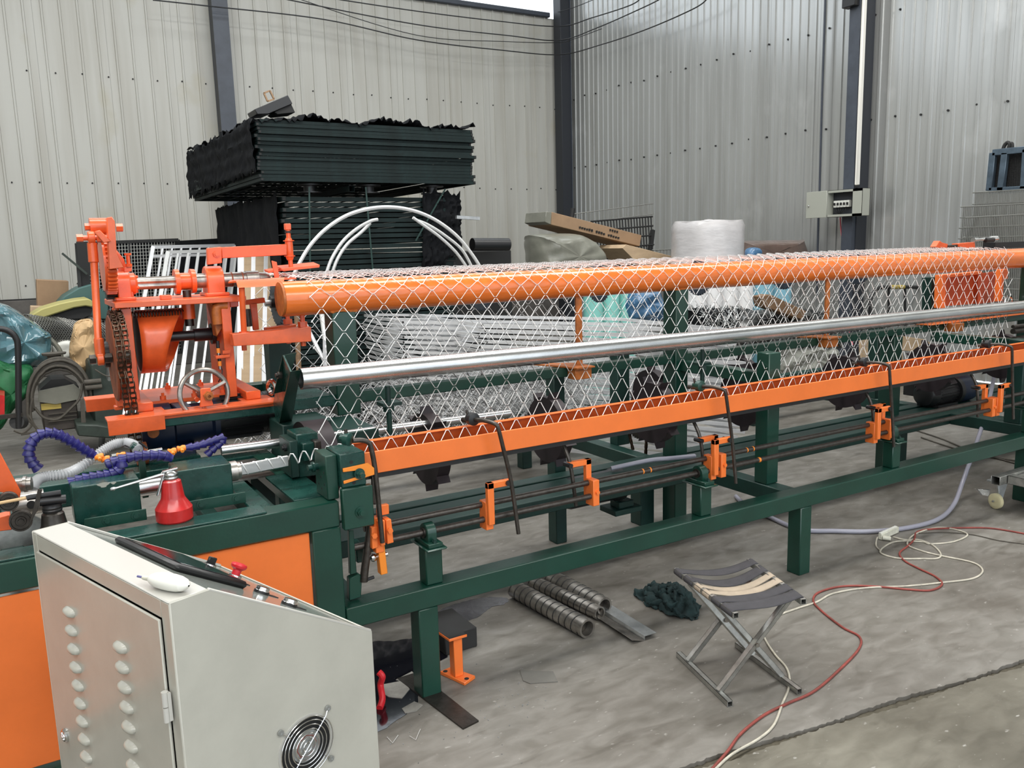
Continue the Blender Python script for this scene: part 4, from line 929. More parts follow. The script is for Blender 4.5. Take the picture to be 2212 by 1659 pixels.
# right cantilever beams carrying the leg bolts
pz('cantilever_beam', ((502, 722), (672, 706), (673, 738), (505, 748)), 3.49, .06)
MB().prism([V(575, 709, 3.75), V(640, 700, 3.75), V(642, 716, 3.75), V(578, 722, 3.75)], (0, .05, 0)).build('cantilever_beam', O2, th, bev=.002)
for (px, py0, py1, y) in ((654, 680, 706, 3.52), (622, 682, 700, 3.77)):
    p = V(px, py1, y); q = V(px - 1, py0, y); MB().cyl(p, q, .010, 10).cyl(p - Vector((0, 0, .0)), p + Vector((0, 0, .022)), .020, 6).build('levelling_bolt', O2, th)
for (px, py, y) in ((656, 747, 3.52), (624, 742, 3.77), (528, 757, 3.6)):
    p = V(px, py, y); MB().cyl(p, p + Vector((0, 0, .03)), .011, 10).build('bolt_end', O2, th)
pz('rear_strut', ((540, 655), (555, 653), (560, 712), (548, 714)), 3.80, .02); pz('rear_arm', ((522, 650), (572, 643), (573, 654), (522, 660)), 3.80, .03)
pz('knuckle', ((496, 648), (515, 646), (516, 662), (498, 664)), 3.66, .04)
MB().cyl(V(533, 668, 3.75), V(537, 705, 3.75), .017, 14).build('damper', M['steeldark'], th)
MB().tube(crv([V(470, 700, 3.6), V(468, 664, 3.6), V(490, 660, 3.6)], 3), .02, 12).build('hydraulic_block', M['orangerust'], th)
MB().prism([V(453, 655, 3.62), V(486, 652, 3.62), V(480, 710, 3.62), V(468, 728, 3.62), V(462, 690, 3.62)], (0, .07, 0)).build('cam_follower_bracket', M['orangerust'], th, bev=.003)
# sensors
for k, (px, py) in enumerate(((471, 752), (474, 780))):
    c = V(px, py, 3.58); sn = MB().cyl(c, c + Vector((.001, 0, .03)), .007, 12).build('sensor', M['black'], th)
    MB().cyl(c + Vector((0, 0, -.02)), c, .0075, 12).build('sensor_tip', M['orpl'], sn); MB().cyl(c + Vector((0, 0, -.034)), c + Vector((0, 0, -.02)), .006, 12).build('connector', M['galv'], sn)
pz('sensor_plate', ((466, 769), (497, 766), (498, 772), (466, 776)), 3.56, .05)
MB().tube(crv([V(477, 793, 3.58), V(480, 800, 3.58), V(478, 812, 3.58), V(472, 825, 3.6)], 4), .0025, 5).build('sensor_cable', M['black'], th)
MB().prism([V(480, 757, 3.58), V(497, 755, 3.58), V(497, 762, 3.58), V(480, 764, 3.58)], (0, -.01, 0)).build('bolt', O2, th)
# blue gear motor under the head
gm_ = thing('gear_motor', 'dark blue gear motor with black finned end hanging under the left rails', 'motor', (.6, 3.7, .85))
a = V(302, 930, 3.60); b = V(420, 930, 3.60)
MB().lathe((a.x, 3.62, a.z), (1, 0, 0), [(0, .05), (.0, .085), (.02, .098), (.12, .098), (.13, .082), (.27, .082), (.28, .098), (.30, .098)], 32).build('gearbox', M['motorblue'], gm_)
MB().box(a.x + .11, a.x + .20, 3.55, 3.70, a.z - .125, a.z - .07).build('gearbox_foot', M['motorblue'], gm_, bev=.004)
mb = MB().cyl((a.x + .30, 3.62, a.z + .01), (a.x + .50, 3.62, a.z + .01), .088, 28).build('motor_body', M['black'], gm_)
for i in range(18):
    t = 2 * PI * i / 18; c_, s__ = math.cos(t), math.sin(t)
    MB().obox((a.x + .32, 3.62 + c_ * .086 - s__ * -.002, a.z + .01 + s__ * .086), (.16, 0, 0), (0, c_ * .012, s__ * .012), (0, -s__ * .003, c_ * .003)).build('cooling_fin', M['black'], mb)
MB().lathe((a.x + .50, 3.62, a.z + .01), (1, 0, 0), [(0, .090), (.06, .094), (.075, .085), (.08, .03), (.08, 0)], 28).build('fan_cowl', M['black'], gm_)
MB().cyl((a.x + .04, 3.523, a.z), (a.x + .04, 3.52, a.z), .022, 20).build('brass_plate', M['orangerust'], gm_)
MB().box(.52, .58, 3.47, 3.75, a.z + .095, .943).build('hanger', M['motorblue'], gm_, bev=.003)
hk = thing('lifting_ring', 'small chrome lifting ring hanging behind the green angle bracket', 'ring', tuple(V(590, 835, 3.5)))
ring(V(588, 838, 3.55), .03, .010, 24, 8, (1, .3, 0)).build('ring', M['chrome'], hk)

# ================================================================ control cabinet (near left)
cb = thing('control_cabinet', 'pale grey sloping control cabinet with louvred door, fan grille and red stop button', 'control cabinet', (.182, 1.493, 0), math.radians(18.2))
CW, CD_, CH = .627, .441, 1.0
INVc = INV[cb.name]; INV[cb.name] = Matrix.Identity(4)      # build in cabinet coordinates: x depth, y width, z up
c_m = M['cabinet']
# side panels (pentagon) and shell
sidep = [(0, 0), (CD_, 0), (CD_, .779), (.075, 1.0), (0, 1.0)]
MB().prism([(x, 0, z) for x, z in sidep], (0, .004, 0)).build('side_panel', c_m, cb, bev=.003)
MB().prism([(x, CW - .004, z) for x, z in sidep], (0, .004, 0)).build('side_panel', c_m, cb, bev=.003)
MB().box(0, .075, .004, CW - .004, .996, 1.0).build('top_panel', M['cabtop'], cb, bev=.002)
MB().box(CD_ - .004, CD_, .004, CW - .004, 0, .779).box(0, CD_, .004, CW - .004, .0, .01).build('rear_panel', c_m, cb)
MB().box(0, .004, .004, .034, 0, .996).box(0, .004, .60, CW - .004, 0, .996).box(0, .004, .034, .60, .962, .996).box(0, .004, .034, .60, 0, .04).build('door_frame', c_m, cb, bev=.001)
dr = MB().box(-.006, .0, .036, .598, .043, .960).build('door', c_m, cb, bev=.002)
# sloping operator panel, recessed between raised edges
n_ = Vector((.221, 0, .366)).normalized(); e_ = Vector((.366, 0, -.221)).normalized(); p0 = Vector((.075, 0, 1.0))
def S(u, v, h=0): q = p0 + e_ * u + n_ * h; return Vector((q.x, v, q.z))
def sb(name, u0, u1, v0, v1, h0, h1, m, parent=cb, bev=.0015):
    return MB().obox(S(u0, v0, h0), e_ * (u1 - u0), (0, v1 - v0, 0), n_ * (h1 - h0)).build(name, m, parent, bev=bev)
sb('operator_panel', 0, .425, .006, CW - .006, -.008, -.004, M['plate'])
sb('panel_edge', 0, .425, .0, .008, -.004, .002, M['cabtop']); sb('panel_edge', 0, .425, CW - .010, CW - .001, -.004, .003, M['cabtop'])
scr = sb('touch_screen', .045, .225, .20, .48, -.004, .012, M['black'], bev=.006); sb('screen_glass', .06, .21, .215, .465, .0125, .0135, M['grip'], scr)
def button(u, v, kind):
    c = S(u, v, -.004)
    q = MB().lathe(c, n_, [(0, .016), (.006, .0165), (.007, .0155), (.014, .0150), (.015, .011)], 24).build('button_bezel', M['chrome'], cb)
    MB().lathe(c, n_, [(-.0, .0175), (.006, .0175), (.0062, .012)], 24).build('gasket', M['black'], q)
    if kind == 'knob':
        MB().lathe(c + n_ * .014, n_, [(0, .012), (.002, .012), (.002, 0)], 20).build('knob_base', M['black'], q)
        MB().obox(c + n_ * .014 - e_ * .011 - Vector((0, .004, 0)), e_ * .022, (0, .008, 0), n_ * .017).build('knob', M['black'], q, bev=.002)
    elif kind == 'stop':
        MB().lathe(c + n_ * .014, n_, [(0, .010), (.012, .010), (.017, .0175), (.022, .019), (.026, .0175), (.028, .010), (.028, 0)], 26).build('mushroom_head', M['redknob'], q)
    else:
        MB().lathe(c + n_ * .012, n_, [(0, .011), (.001, .011), (.001, 0)], 20).build('push_cap', M['white'], q)
    MB().obox(S(u + .020, v - .011, -.004), e_ * .022, (0, .022, 0), n_ * .0015).build('legend_plate', M['black'], q, bev=.0005)
for (v_, k) in ((.44, 'knob'), (.33, 'stop'), (.215, 'push'), (.11, 'push')): button(.275, v_, k)
# louvres on the door, two columns
lv = MB()
def louvre(u, v):
    a = u * 2 - 1; b_ = v * 2 - 1; c = math.sqrt(max(0, 1 - abs(a) ** 2.5))
    h = math.sqrt(max(0, 1 - abs(b_) ** 2.2)) if b_ < .55 else math.sqrt(max(0, 1 - .55 ** 2.2)) * (1 - (b_ - .55) / .45) ** .35
    return (-.006 - .0125 * c * h, a * .0235, -.0105 * b_ * (.3 + .7 * c) + .002 * (1 - c))
l0 = MB().grid(louvre, 12, 6).build('louvre', c_m, dr, raw=True, ang=60); 
first = True
for yb, z0_ in ((.440, .862), (.204, .856)):
    for i in range(18):
        p = (0, yb, z0_ - .0418 * i)
        if first: l0.location = p; first = False
        else: rep(l0, dr, p)
# hinges, lock
for z in (.80, .25):
    h_ = MB().cyl((-.012, .028, z), (-.012, .028, z + .028), .006, 12).build('hinge', M['cabtop'], cb)
    MB().cyl((-.012, .028, z - .03), (-.012, .028, z - .002), .006, 12).box(-.010, -.004, .02, .034, z - .028, z + .026).build('hinge_leaf', M['cabtop'], h_)
MB().lathe((-.006, .553, .535), (-1, 0, 0), [(0, .015), (.003, .0155), (.006, .013), (.006, .010), (.003, .0095), (.003, 0)], 24).build('lock', M['chrome'], dr)
# fan guard on the side
fc = Vector((.253, 0, .600)); fan = MB().cyl(fc + Vector((0, -.0005, 0)), fc + Vector((0, .0005, 0)), .062, 40).build('fan_opening', M['blackmatt'], cb)
MB().hollow(fc + Vector((0, -.0015, 0)), fc + Vector((0, .0, 0)), .066, .060, 40).build('fan_rim', M['cabtop'], fan)
MB().cyl(fc + Vector((0, -.003, 0)), fc + Vector((0, -.001, 0)), .034, 30).build('fan_hub', M['galvpost'], fan)
MB().hollow(fc + Vector((0, -.0038, 0)), fc + Vector((0, -.003, 0)), .024, .0225, 8).build('hub_print', M['redcable'], fan)
for r in (.010, .019, .028, .037, .046, .055, .063): ring(fc + Vector((0, -.0075, 0)), r, .0011, 40, 6).build('guard_ring', M['chrome'], fan)
dg = Vector((.7071, 0, .7071)); dh = Vector((.7071, 0, -.7071))
MB().tube([fc + dg * .078 + Vector((0, -.004, 0)), fc + dg * .066 + Vector((0, -.009, 0)), fc - dg * .066 + Vector((0, -.009, 0)), fc - dg * .078 + Vector((0, -.004, 0))], .0014, 6).build('guard_strut', M['chrome'], fan)
for s_ in (1, -1):
    MB().tube([fc + dh * s_ * .078 + Vector((0, -.004, 0)), fc + dh * s_ * .055 + Vector((0, -.0085, 0))], .0014, 6).build('guard_strut', M['chrome'], fan)
for d_ in (dg, -dg, dh, -dh): MB().hollow(fc + d_ * .081 + Vector((0, -.006, 0)), fc + d_ * .081 + Vector((0, -.002, 0)), .0062, .002, 16).cyl(fc + d_ * .081 + Vector((0, -.005, 0)), fc + d_ * .081, .0035, 8).build('guard_screw', M['galvpost'], fan)
# glue bottle on the cabinet top
gl = thing('glue_bottle', 'white plastic glue bottle lying on top of the grey cabinet', 'bottle', tuple(U(360, 1262, z=1.012)))
g0 = U(322, 1250, z=1.013); g1 = U(408, 1268, z=1.013); d_ = (g1 - g0)
P = []
def bot(u, v):
    t = 2 * PI * u; L = [0, .05, .22, .6, .9, 1.0][0:]; w_ = [.003, .010, .018, .020, .016, .002]
    k = v * 5; i = min(4, int(k)); f = k - i; ww = w_[i] * (1 - f) + w_[i + 1] * f; ll = L[i] * (1 - f) + L[i + 1] * f
    sd = Vector((-d_.y, d_.x, 0)).normalized()
    return g0 + d_ * ll + sd * (ww * math.cos(t)) + Vector((0, 0, ww * .8 * math.sin(t) + .002))
MB().grid(bot, 20, 5, True).build('body', M['white'], gl, sub=1)
dn = d_.normalized(); MB().lathe(g0 - dn * .012, dn, [(-.004, .0035), (.0, .0045), (.016, .0045)], 12).build('cap', M['ivory'], gl)
MB().cyl(g0 - dn * .030, g0 - dn * .012, .0022, 10).build('nozzle', mat('violet_tip', (.12, .12, .28), .4), gl)

# ================================================================ folding stool
st = thing('folding_stool', 'small folding stool of square zinc tube with grey and beige webbing', 'stool', (2.2, 2.08, 0))
AL = M['alum']; tw = .021
def sq_tube(mb, p, q, w_=tw, up=(0, 0, 1)):
    p, q = Vector(p), Vector(q); d = (q - p).normalized(); a = d.cross(Vector(up)).normalized(); b = a.cross(d).normalized(); t = .002
    for s1_, s2_, ww, hh in ((0, 1, w_, t), (0, -1, w_, t), (1, 0, t, w_), (-1, 0, t, w_)):
        c = a * s1_ * (w_ - t) / 2 + b * s2_ * (w_ - t) / 2
        mb.obox(p + c - a * ww / 2 - b * hh / 2, q - p, a * ww, b * hh)
    return mb
FL0, FL1 = U(1577, 1521, z=.0105), U(1466, 1413, z=.0105)       # left foot tube near/far
FR0, FR1 = U(1727, 1494, z=.0105), U(1592, 1392, z=.0105)
SZ_ = .335
SL0, SL1 = U(1590, 1330, z=SZ_), U(1460, 1232, z=SZ_)
SR0, SR1 = U(1736, 1300, z=SZ_), U(1618, 1212, z=SZ_)
for n, a, b in (('foot_tube', FL0, FL1), ('foot_tube', FR0, FR1), ('seat_tube', SL0, SL1), ('seat_tube', SR0, SR1)): sq_tube(MB(), a, b).build(n, AL, st)
def lerp(a, b, t): return a + (b - a) * t
# legs: left foot -> right seat and right foot -> left seat, near and far pairs
for (fa, fb_, sa, sb_, ts, off) in ((FL0, FL1, SR0, SR1, (.20, .80), 0), (FR0, FR1, SL0, SL1, (.27, .73), 0)):
    for t in ts: sq_tube(MB(), lerp(fa, fb_, t) + Vector((0, 0, .008)), lerp(sa, sb_, t) - Vector((0, 0, .008)), .020, up=(0, 1, 0)).build('leg', AL, st)
for t in (.235, .765):
    c = (lerp(FL0, FL1, t) + lerp(SR0, SR1, t) + lerp(FR0, FR1, t) + lerp(SL0, SL1, t)) / 4; d = (FL1 - FL0).normalized()
    MB().cyl(c - d * .028, c + d * .028, .005, 10).cyl(c - d * .032, c - d * .026, .008, 8).build('pivot_bolt', M['steel'], st)
ws = [(.02, .155, 'web', .05), (.195, .345, 'web', .075), (.385, .485, 'webbeige', .07), (.52, .625, 'webbeige', .055), (.665, .80, 'web', .035), (.815, .975, 'web', .022)]
for i, (t0, t1, m_, sg) in enumerate(ws):
    t0, t1 = 1 - t1, 1 - t0
    def strap(u, v, t0=t0, t1=t1, sg=sg):
        t = t0 + (t1 - t0) * v
        A_, B_ = lerp(SL0, SL1, t), lerp(SR0, SR1, t); dx = (B_ - A_).normalized(); r = tw * .62
        # path: under left tube, over, sag, over right tube, under
        if u < .12: k = u / .12; an = PI * 1.25 - k * PI * .75; return A_ + dx * math.cos(an) * r + Vector((0, 0, math.sin(an) * r))
        if u > .88: k = (u - .88) / .12; an = PI * .5 - k * PI * .75; return B_ + dx * math.cos(an) * r + Vector((0, 0, math.sin(an) * r))
        k = (u - .12) / .76; return lerp(A_, B_, k) + Vector((0, 0, r - sg * .55 * math.sin(PI * k) + .002 * math.sin(v * 5 + k * 7)))
    MB().grid(strap, 34, 5).build('seat_strap', M[m_], st, solid=.0022, ang=60)

# ================================================================ things on the floor
def screw_roll(a, b, r, lab):
    A_, B_ = U(*a, z=r), U(*b, z=r); d = (B_ - A_); L = d.length; dn = d.normalized()
    t = thing('spiral_die', lab, 'machine part', tuple(A_)); side = dn.cross(Vector((0, 0, 1))); up = side.cross(dn)
    MB().hollow(A_, B_, r, r * .78, 36).build('tube', M['steel'], t, ang=50)
    N_ = int(L / .042); pts = []
    P = [A_ + dn * (L * (.02 + .94 * k / (N_ * 20))) + (side * math.cos(2 * PI * k / 20) + up * math.sin(2 * PI * k / 20)) * (r * .985) for k in range(N_ * 20)]
    MB().tube(P, .0032, 5).build('helical_slot', M['blackmatt'], t, ang=80)
    MB().cyl(B_ - dn * .04, B_ - dn * .038, r * .77, 20).build('inner_disc', M['steeldark'], t)
    MB().cyl(B_ - dn * .0375, B_ - dn * .037, r * .12, 10).build('bore', M['blackmatt'], t)
screw_roll((1112, 1272), (1269, 1358), .040, 'front spiral slotted steel tube lying on the floor under the rail')
screw_roll((1150, 1255), (1296, 1325), .030, 'thin middle spiral slotted steel tube lying between two thicker ones')
screw_roll((1190, 1248), (1306, 1310), .040, 'rear spiral slotted steel tube lying on the floor beside the channel')
ch = thing('steel_channel', 'galvanised steel channel lying on the floor behind the spiral tubes', 'metal profile', tuple(U(1420, 1365, z=0)))
a, b = U(1405, 1370, z=.02), U(1190, 1236, z=.02); d = (b - a).normalized(); sd = Vector((0, 0, 1)).cross(d)
MB().prism([a + sd * -.03, a + sd * .03, a + sd * .03 + Vector((0, 0, -.02)), a + sd * .028 + Vector((0, 0, -.02)), a + sd * .028 + Vector((0, 0, -.002)), a + sd * -.03 + Vector((0, 0, -.002))], b - a).build('web', M['galvpost'], ch)
MB().prism([a + sd * .034 + Vector((0, 0, -.018)), a + sd * .09 + Vector((0, 0, .0)), a + sd * .092 + Vector((0, 0, -.003)), a + sd * .034 + Vector((0, 0, -.0199))], b - a).build('loose_angle', M['steel'], ch)
# crumpled cloth
cc = U(1448, 1305, z=0)
def rag(u, v):
    t = 2 * PI * u; r = (1 - v) ** .7
    w_ = .13 + .02 * math.sin(3 * t + 1) + .013 * math.sin(7 * t)
    h = .075 * (1 - (1 - v) ** 1.6) + .010 * math.sin(9 * t + 6 * v * 3) * (v * (1.2 - v)) * 2 + .007 * math.sin(14 * t - 17 * v)
    return (cc.x + w_ * .82 * r * math.cos(t) + .01 * math.sin(13 * v + 5 * t), cc.y + w_ * 1.25 * r * math.sin(t) + .008 * math.cos(11 * v - 4 * t), max(.002, h))
rg = MB().grid(rag, 90, 34, True); rg.v = [(x + R.uniform(-.002, .002), y + R.uniform(-.002, .002), max(.001, z + R.uniform(-.003, .003))) for x, y, z in rg.v]
ro = solo(rg, 'cloth', M['cloth'], 'crumpled dark green rag lying on the floor by the folding stool', 'rag', tuple(cc), ang=180)
tx = bpy.data.textures.new('folds', 'CLOUDS'); tx.noise_scale = .045; tx.noise_depth = 3
md = ro.modifiers.new('folds', 'DISPLACE'); md.texture = tx; md.strength = .05; md.mid_level = .45
# orange I-shaped stand and black block
os_ = thing('machine_foot', 'small orange flanged steel stand on the floor beside the green leg', 'machine part', tuple(U(985, 1465, z=0)))
P_ = [U(*p, z=.0) for p in ((950, 1457), (1004, 1482), (1027, 1466), (973, 1447))]
MB().prism(P_, (0, 0, .013)).build('base_flange', O_, os_, bev=.002)
cc_ = sum(P_, Vector()) / 4; c0 = U(980, 1462, z=.013)
MB().obox((cc_.x - .020, cc_.y - .02, .013), (.036, 0, 0), (0, .040, 0), (0, 0, .155)).build('web', O_, os_, bev=.002)
MB().obox((cc_.x - .045, cc_.y - .035, .168), (.075, .0, .0), (-.008, .10, 0), (0, 0, .011)).build('top_flange', O_, os_, bev=.002)
MB().obox((cc_.x - .043, cc_.y - .033, .1792), (.071, .0, .0), (-.008, .096, 0), (0, 0, .001)).build('rubber_pad', M['rubber'], os_)
for (px, py) in ((962, 1450), (1008, 1466)): c = U(px, py, z=.0132); MB().cyl(c, c + Vector((0, 0, .0006)), .009, 16).build('bolt_hole', M['blackmatt'], os_)
bl = [U(*p, z=0) for p in ((950, 1412), (1003, 1408), (1040, 1391), (1000, 1380))]
solo(MB().box(1.33, 1.475, 2.80, 3.02, 0, .085), 'rubber_block', M['rubber'], 'black block on the floor behind the orange stand', 'block', (1.4, 2.9, 0), bev=.004)
# foot plates under the leg
fp = [U(858, 1465, z=.006), U(1000, 1573, z=.006), U(1034, 1556, z=.006), U(948, 1488, z=.006), U(905, 1450, z=.006)]
solo(MB().prism(fp, (0, 0, -.006)), 'steel_plate', M['steeldark'], 'thin dark steel strip lying under the first green leg', 'plate', tuple(fp[1]))
fp = [U(1123, 1448, z=.003), U(1195, 1450, z=.003), U(1205, 1472, z=.003), U(1145, 1476, z=.003), U(1130, 1470, z=.003)]
solo(MB().prism(fp, (0, 0, -.003)), 'grey_card', mat('grey_card', (.15, .145, .13), .8, var=.2), 'torn piece of grey card flat on the floor right of the orange stand', 'paper', tuple(fp[1]))
# oil puddle: dark wet patches
M['oil'] = mat('spilt_black_oil', (.006, .006, .01), .06, coat=.6, bump=.03, bs=12)
def puddle(pts, lab, m='oil', z=.0015):
    P = crv([U(px, py, z=z) for px, py in pts], 6, True); P = [p + Vector((R.uniform(-.004, .004), R.uniform(-.004, .004), 0)) for p in P]
    c = sum(P, Vector()) / len(P); mb = MB()
    for a, b in zip(P, P[1:] + P[:1]): mb.quad(c, a, b)
    for a, b in zip(P, P[1:] + P[:1]): mb.quad(a, Vector((a.x, a.y, 0.0002)), Vector((b.x, b.y, 0.0002)), b)
    return solo(mb, 'oil_spill', M[m], lab, 'puddle', tuple(c), flat=True)
puddle([(790, 1400), (850, 1385), (900, 1380), (950, 1405), (962, 1422), (900, 1440), (860, 1462), (850, 1478), (885, 1480), (905, 1510), (880, 1540), (850, 1560), (815, 1580), (780, 1560)], 'black oil puddle on the floor behind the grey cabinet')
M['wet'] = mat('wet_concrete', (.075, .075, .085), .1, coat=.5, var=.5, vs=10, bump=.1, bs=30)
puddle([(950, 1318), (1000, 1300), (1050, 1290), (1095, 1292), (1090, 1304), (1060, 1312), (1040, 1328), (1000, 1345), (960, 1350), (940, 1335)], 'shiny wet patch on the floor below the green front rail', 'wet')
M['soak'] = mat('wet_paper_scrap', (.33, .32, .29), .7, var=.3, vs=20, bump=.3)
for k, pts in enumerate((((828, 1478), (870, 1470), (885, 1488), (868, 1508), (840, 1505), (825, 1496)), ((868, 1530), (895, 1515), (913, 1522), (900, 1535), (875, 1540)), ((855, 1468), (890, 1450), (895, 1456), (870, 1472)))):
    P = [U(px, py, z=.004) for px, py in pts]; solo(MB().prism(P, (0, 0, -.003)), 'paper_scrap', M['soak'], ('largest pale paper scrap soaking in the black oil', 'lowest pale paper scrap in the black oil', 'narrow pale paper scrap at the rear of the black oil')[k], 'paper', tuple(P[0]))
solo(MB().tube(crv([U(818, 1452, z=.10), U(826, 1462, z=.085), U(822, 1480, z=.05), U(826, 1510, z=.02), U(820, 1530, z=.008)], 5), .012, 10), 'red_hose', M['redknob'], 'red hose end showing behind the right edge of the grey cabinet', 'hose', tuple(U(818, 1452, z=.10)))
mb = MB()
for i in range(70):
    px, py = R.uniform(840, 1150), R.uniform(1430, 1650)
    if i > 40: px, py = R.uniform(1060, 1180), R.uniform(1470, 1530)
    p = U(px, py, z=.002); a = R.uniform(0, PI); l = R.uniform(.002, .006); mb.obox(p - Vector((0, 0, .002)), (l * math.cos(a), l * math.sin(a), 0), (-.002 * math.sin(a), .002 * math.cos(a), 0), (0, 0, .002))
solo(mb, 'metal_chips', M['galv'], 'scattered tiny bright metal chips on the floor near the oil spill', 'chips', tuple(U(1000, 1550, z=0)), kind='stuff')
for k, pts in enumerate((((836, 1592), (848, 1605), (860, 1588)), ((885, 1590), (898, 1598), (908, 1575)))):
    P = [U(px, py, z=.004) for px, py in pts]; solo(MB().tube(P, .0012, 6), 'wire_offcut', M['wire'], ('left bent wire offcut on the floor beside the cabinet', 'right bent wire offcut on the floor beside the cabinet')[k], 'wire', tuple(P[0]))
# cables and hoses
def floorcable(pts, r, m, name, lab, cat='cable', z=None):
    P = crv([U(p[0], p[1], z=r + (p[2] if len(p) > 2 else 0)) for p in pts], 8); return solo(MB().tube(P, r, 8), name, M[m], lab, cat, tuple(P[0]))
floorcable([(1530, 1670), (1570, 1625), (1600, 1585), (1650, 1545), (1700, 1520), (1760, 1492), (1820, 1440), (1856, 1400), (1856, 1375), (1820, 1355), (1775, 1320), (1757, 1298), (1768, 1280), (1815, 1267), (1880, 1266), (1960, 1273), (2010, 1275), (2035, 1262), (2020, 1245), (1985, 1228), (1955, 1212), (1943, 1195), (1960, 1180), (1975, 1165), (1980, 1150), (2010, 1143), (2090, 1140), (2150, 1142), (2230, 1156)], .0048, 'redcable', 'red_cable', 'dusty red cable winding across the floor past the folding stool')
floorcable([(1535, 1672), (1580, 1630), (1640, 1595), (1672, 1565), (1690, 1520), (1705, 1480), (1700, 1445), (1675, 1415), (1655, 1385), (1650, 1365), (1670, 1335), (1720, 1315), (1765, 1300), (1800, 1282), (1870, 1270), (1960, 1266), (2040, 1258), (2100, 1250), (2122, 1236), (2115, 1222), (2090, 1212), (2030, 1200), (1985, 1188), (1960, 1175), (1975, 1155), (2020, 1140), (2060, 1143), (2090, 1155), (2060, 1170), (2010, 1175), (1990, 1170), (1935, 1170), (1905, 1185), (1905, 1196), (1940, 1206), (1990, 1207), (2025, 1206), (2032, 1196), (2015, 1178), (1985, 1166), (1955, 1166), (1930, 1160)], .0042, 'whitecable', 'white_cable', 'thin off white cable crossing the floor and looping beside the white socket')
floorcable([(1985, 1152), (2040, 1150), (2100, 1155), (2160, 1168), (2230, 1177)], .003, 'cable', 'thin_cable', 'thin dark cable running off to the right of the coiled cables')
pl = thing('socket_block', 'small white trailing socket with plug on the floor near the grey hose', 'socket', tuple(U(1915, 1160, z=0)))
a = U(1897, 1154, z=.03); b = U(1934, 1138, z=.03); d = (b - a); sd = Vector((0, 0, 1)).cross(d.normalized())
MB().obox(a - Vector((0, 0, .028)), d, sd * -.022, (0, 0, .034)).build('body', M['ivory'], pl, bev=.003)
MB().cyl(a + Vector((.01, -.02, -.015)), a + Vector((.035, -.05, -.018)), .012, 12).build('plug', M['ivory'], pl)
MB().obox(a + Vector((.0, -.002, .006)), d * .95, sd * -.014, (0, 0, .004)).build('cover', M['white'], pl, bev=.001)
MB().tube(crv([a + Vector((-.005, 0, -.015)), U(1893, 1168, z=.01), U(1893, 1180, z=.005), U(1903, 1190, z=.005)], 5), .0035, 6).build('lead', M['whitecable'], pl)
P = crv([U(2150, 800, y=3.2), U(2140, 850, y=3.15), U(2128, 900, y=3.05), U(2115, 940, y=2.95), U(2100, 985, y=2.85), U(2080, 1040, z=.10), U(2060, 1090, z=.03), U(2025, 1122, z=.014), U(1960, 1140, z=.013), U(1880, 1148, z=.013), U(1800, 1147, z=.013), U(1730, 1144, z=.013), U(1665, 1118, z=.013), U(1610, 1090, z=.013), U(1590, 1072, z=.014)], 8)
solo(MB().tube(P, .013, 12), 'grey_hose', M['greyhose'], 'thick translucent grey hose dropping behind the rail and across the floor', 'hose', tuple(P[0]))
solo(MB().tube(crv([U(1320, 1012, z=.43), U(1400, 995, z=.46), U(1450, 990, z=.465), U(1500, 985, z=.44)], 6), .012, 10), 'grey_hose', M['greyhose'], 'short length of ribbed grey hose lying on the inner green beam', 'hose', tuple(U(1400, 995, z=.46)))
for k, pts in enumerate((((2010, 985), (2060, 1000), (2110, 1012), (2150, 985)), ((2150, 985), (2180, 992), (2230, 1005)))):
    floorcable([(1980, 930), (2040, 950), (2110, 980), (2160, 992), (2230, 1012)] if k else [(1990, 945), (2060, 968), (2130, 985), (2230, 1000)], .006, 'cable', 'floor_cable', ('upper dusty cable crossing the floor behind the right end of the rail', 'lower dusty cable crossing the floor behind the right end of the rail')[k])
# cart with caster at right
ct = thing('trolley', 'low steel trolley of square tube with cream caster at right edge', 'trolley', tuple(U(2200, 1100, z=0)))
TZ = .175
a = U(2132, 1032, z=TZ + .03); w5 = .05
P1 = U(2132, 1025, z=TZ + .05); 
x0, y0 = P1.x, P1.y
mb = MB().box(x0, x0 + .05, y0 - .9, y0, TZ, TZ + .003).box(x0, x0 + .05, y0 - .9, y0, TZ + .047, TZ + .05).box(x0, x0 + .003, y0 - .9, y0, TZ, TZ + .05).box(x0 + .047, x0 + .05, y0 - .9, y0, TZ, TZ + .05)
mb = MB(); sq_tube(mb, (x0, y0 - .05, TZ + .025), (x0 + .9, y0 - .05, TZ + .025), .05); mb.build('frame_tube', M['alum'], ct, bev=.001)
sq_tube(MB(), (x0 + .1, y0 - .08, TZ + .025), (x0 + .1, y0 - .9, TZ + .025), .05).build('frame_tube', M['alum'], ct)
MB().box(x0 + .12, x0 + .8, y0 - .8, y0 - .08, TZ + .03, TZ + .035).build('deck', M['alum'], ct)
wc = U(2150, 1082, z=.047)
wl = MB().lathe(wc + Vector((-.012, 0, 0)), (1, -.25, 0), [(0, .02), (0, .040), (.004, .046), (.022, .046), (.026, .040), (.026, .02)], 30).build('caster_wheel', mat('cream_nylon', (.70, .64, .40), .4), ct)
MB().cyl(wc + Vector((-.02, .005, 0)), wc + Vector((.022, -.006, 0)), .006, 10).build('axle', M['galvpost'], wl)
MB().prism([wc + Vector((.012, -.008, -.012)), wc + Vector((.024, -.012, -.012)), wc + Vector((.06, -.02, .10)), wc + Vector((.0, -.0, .10))], (.003, -.010, 0)).build('caster_fork', M['galvpost'], ct, bev=.001)
MB().box(wc.x - .035, wc.x + .075, wc.y - .04, wc.y + .04, TZ - .012, TZ).build('caster_plate', M['galvpost'], ct, bev=.002)
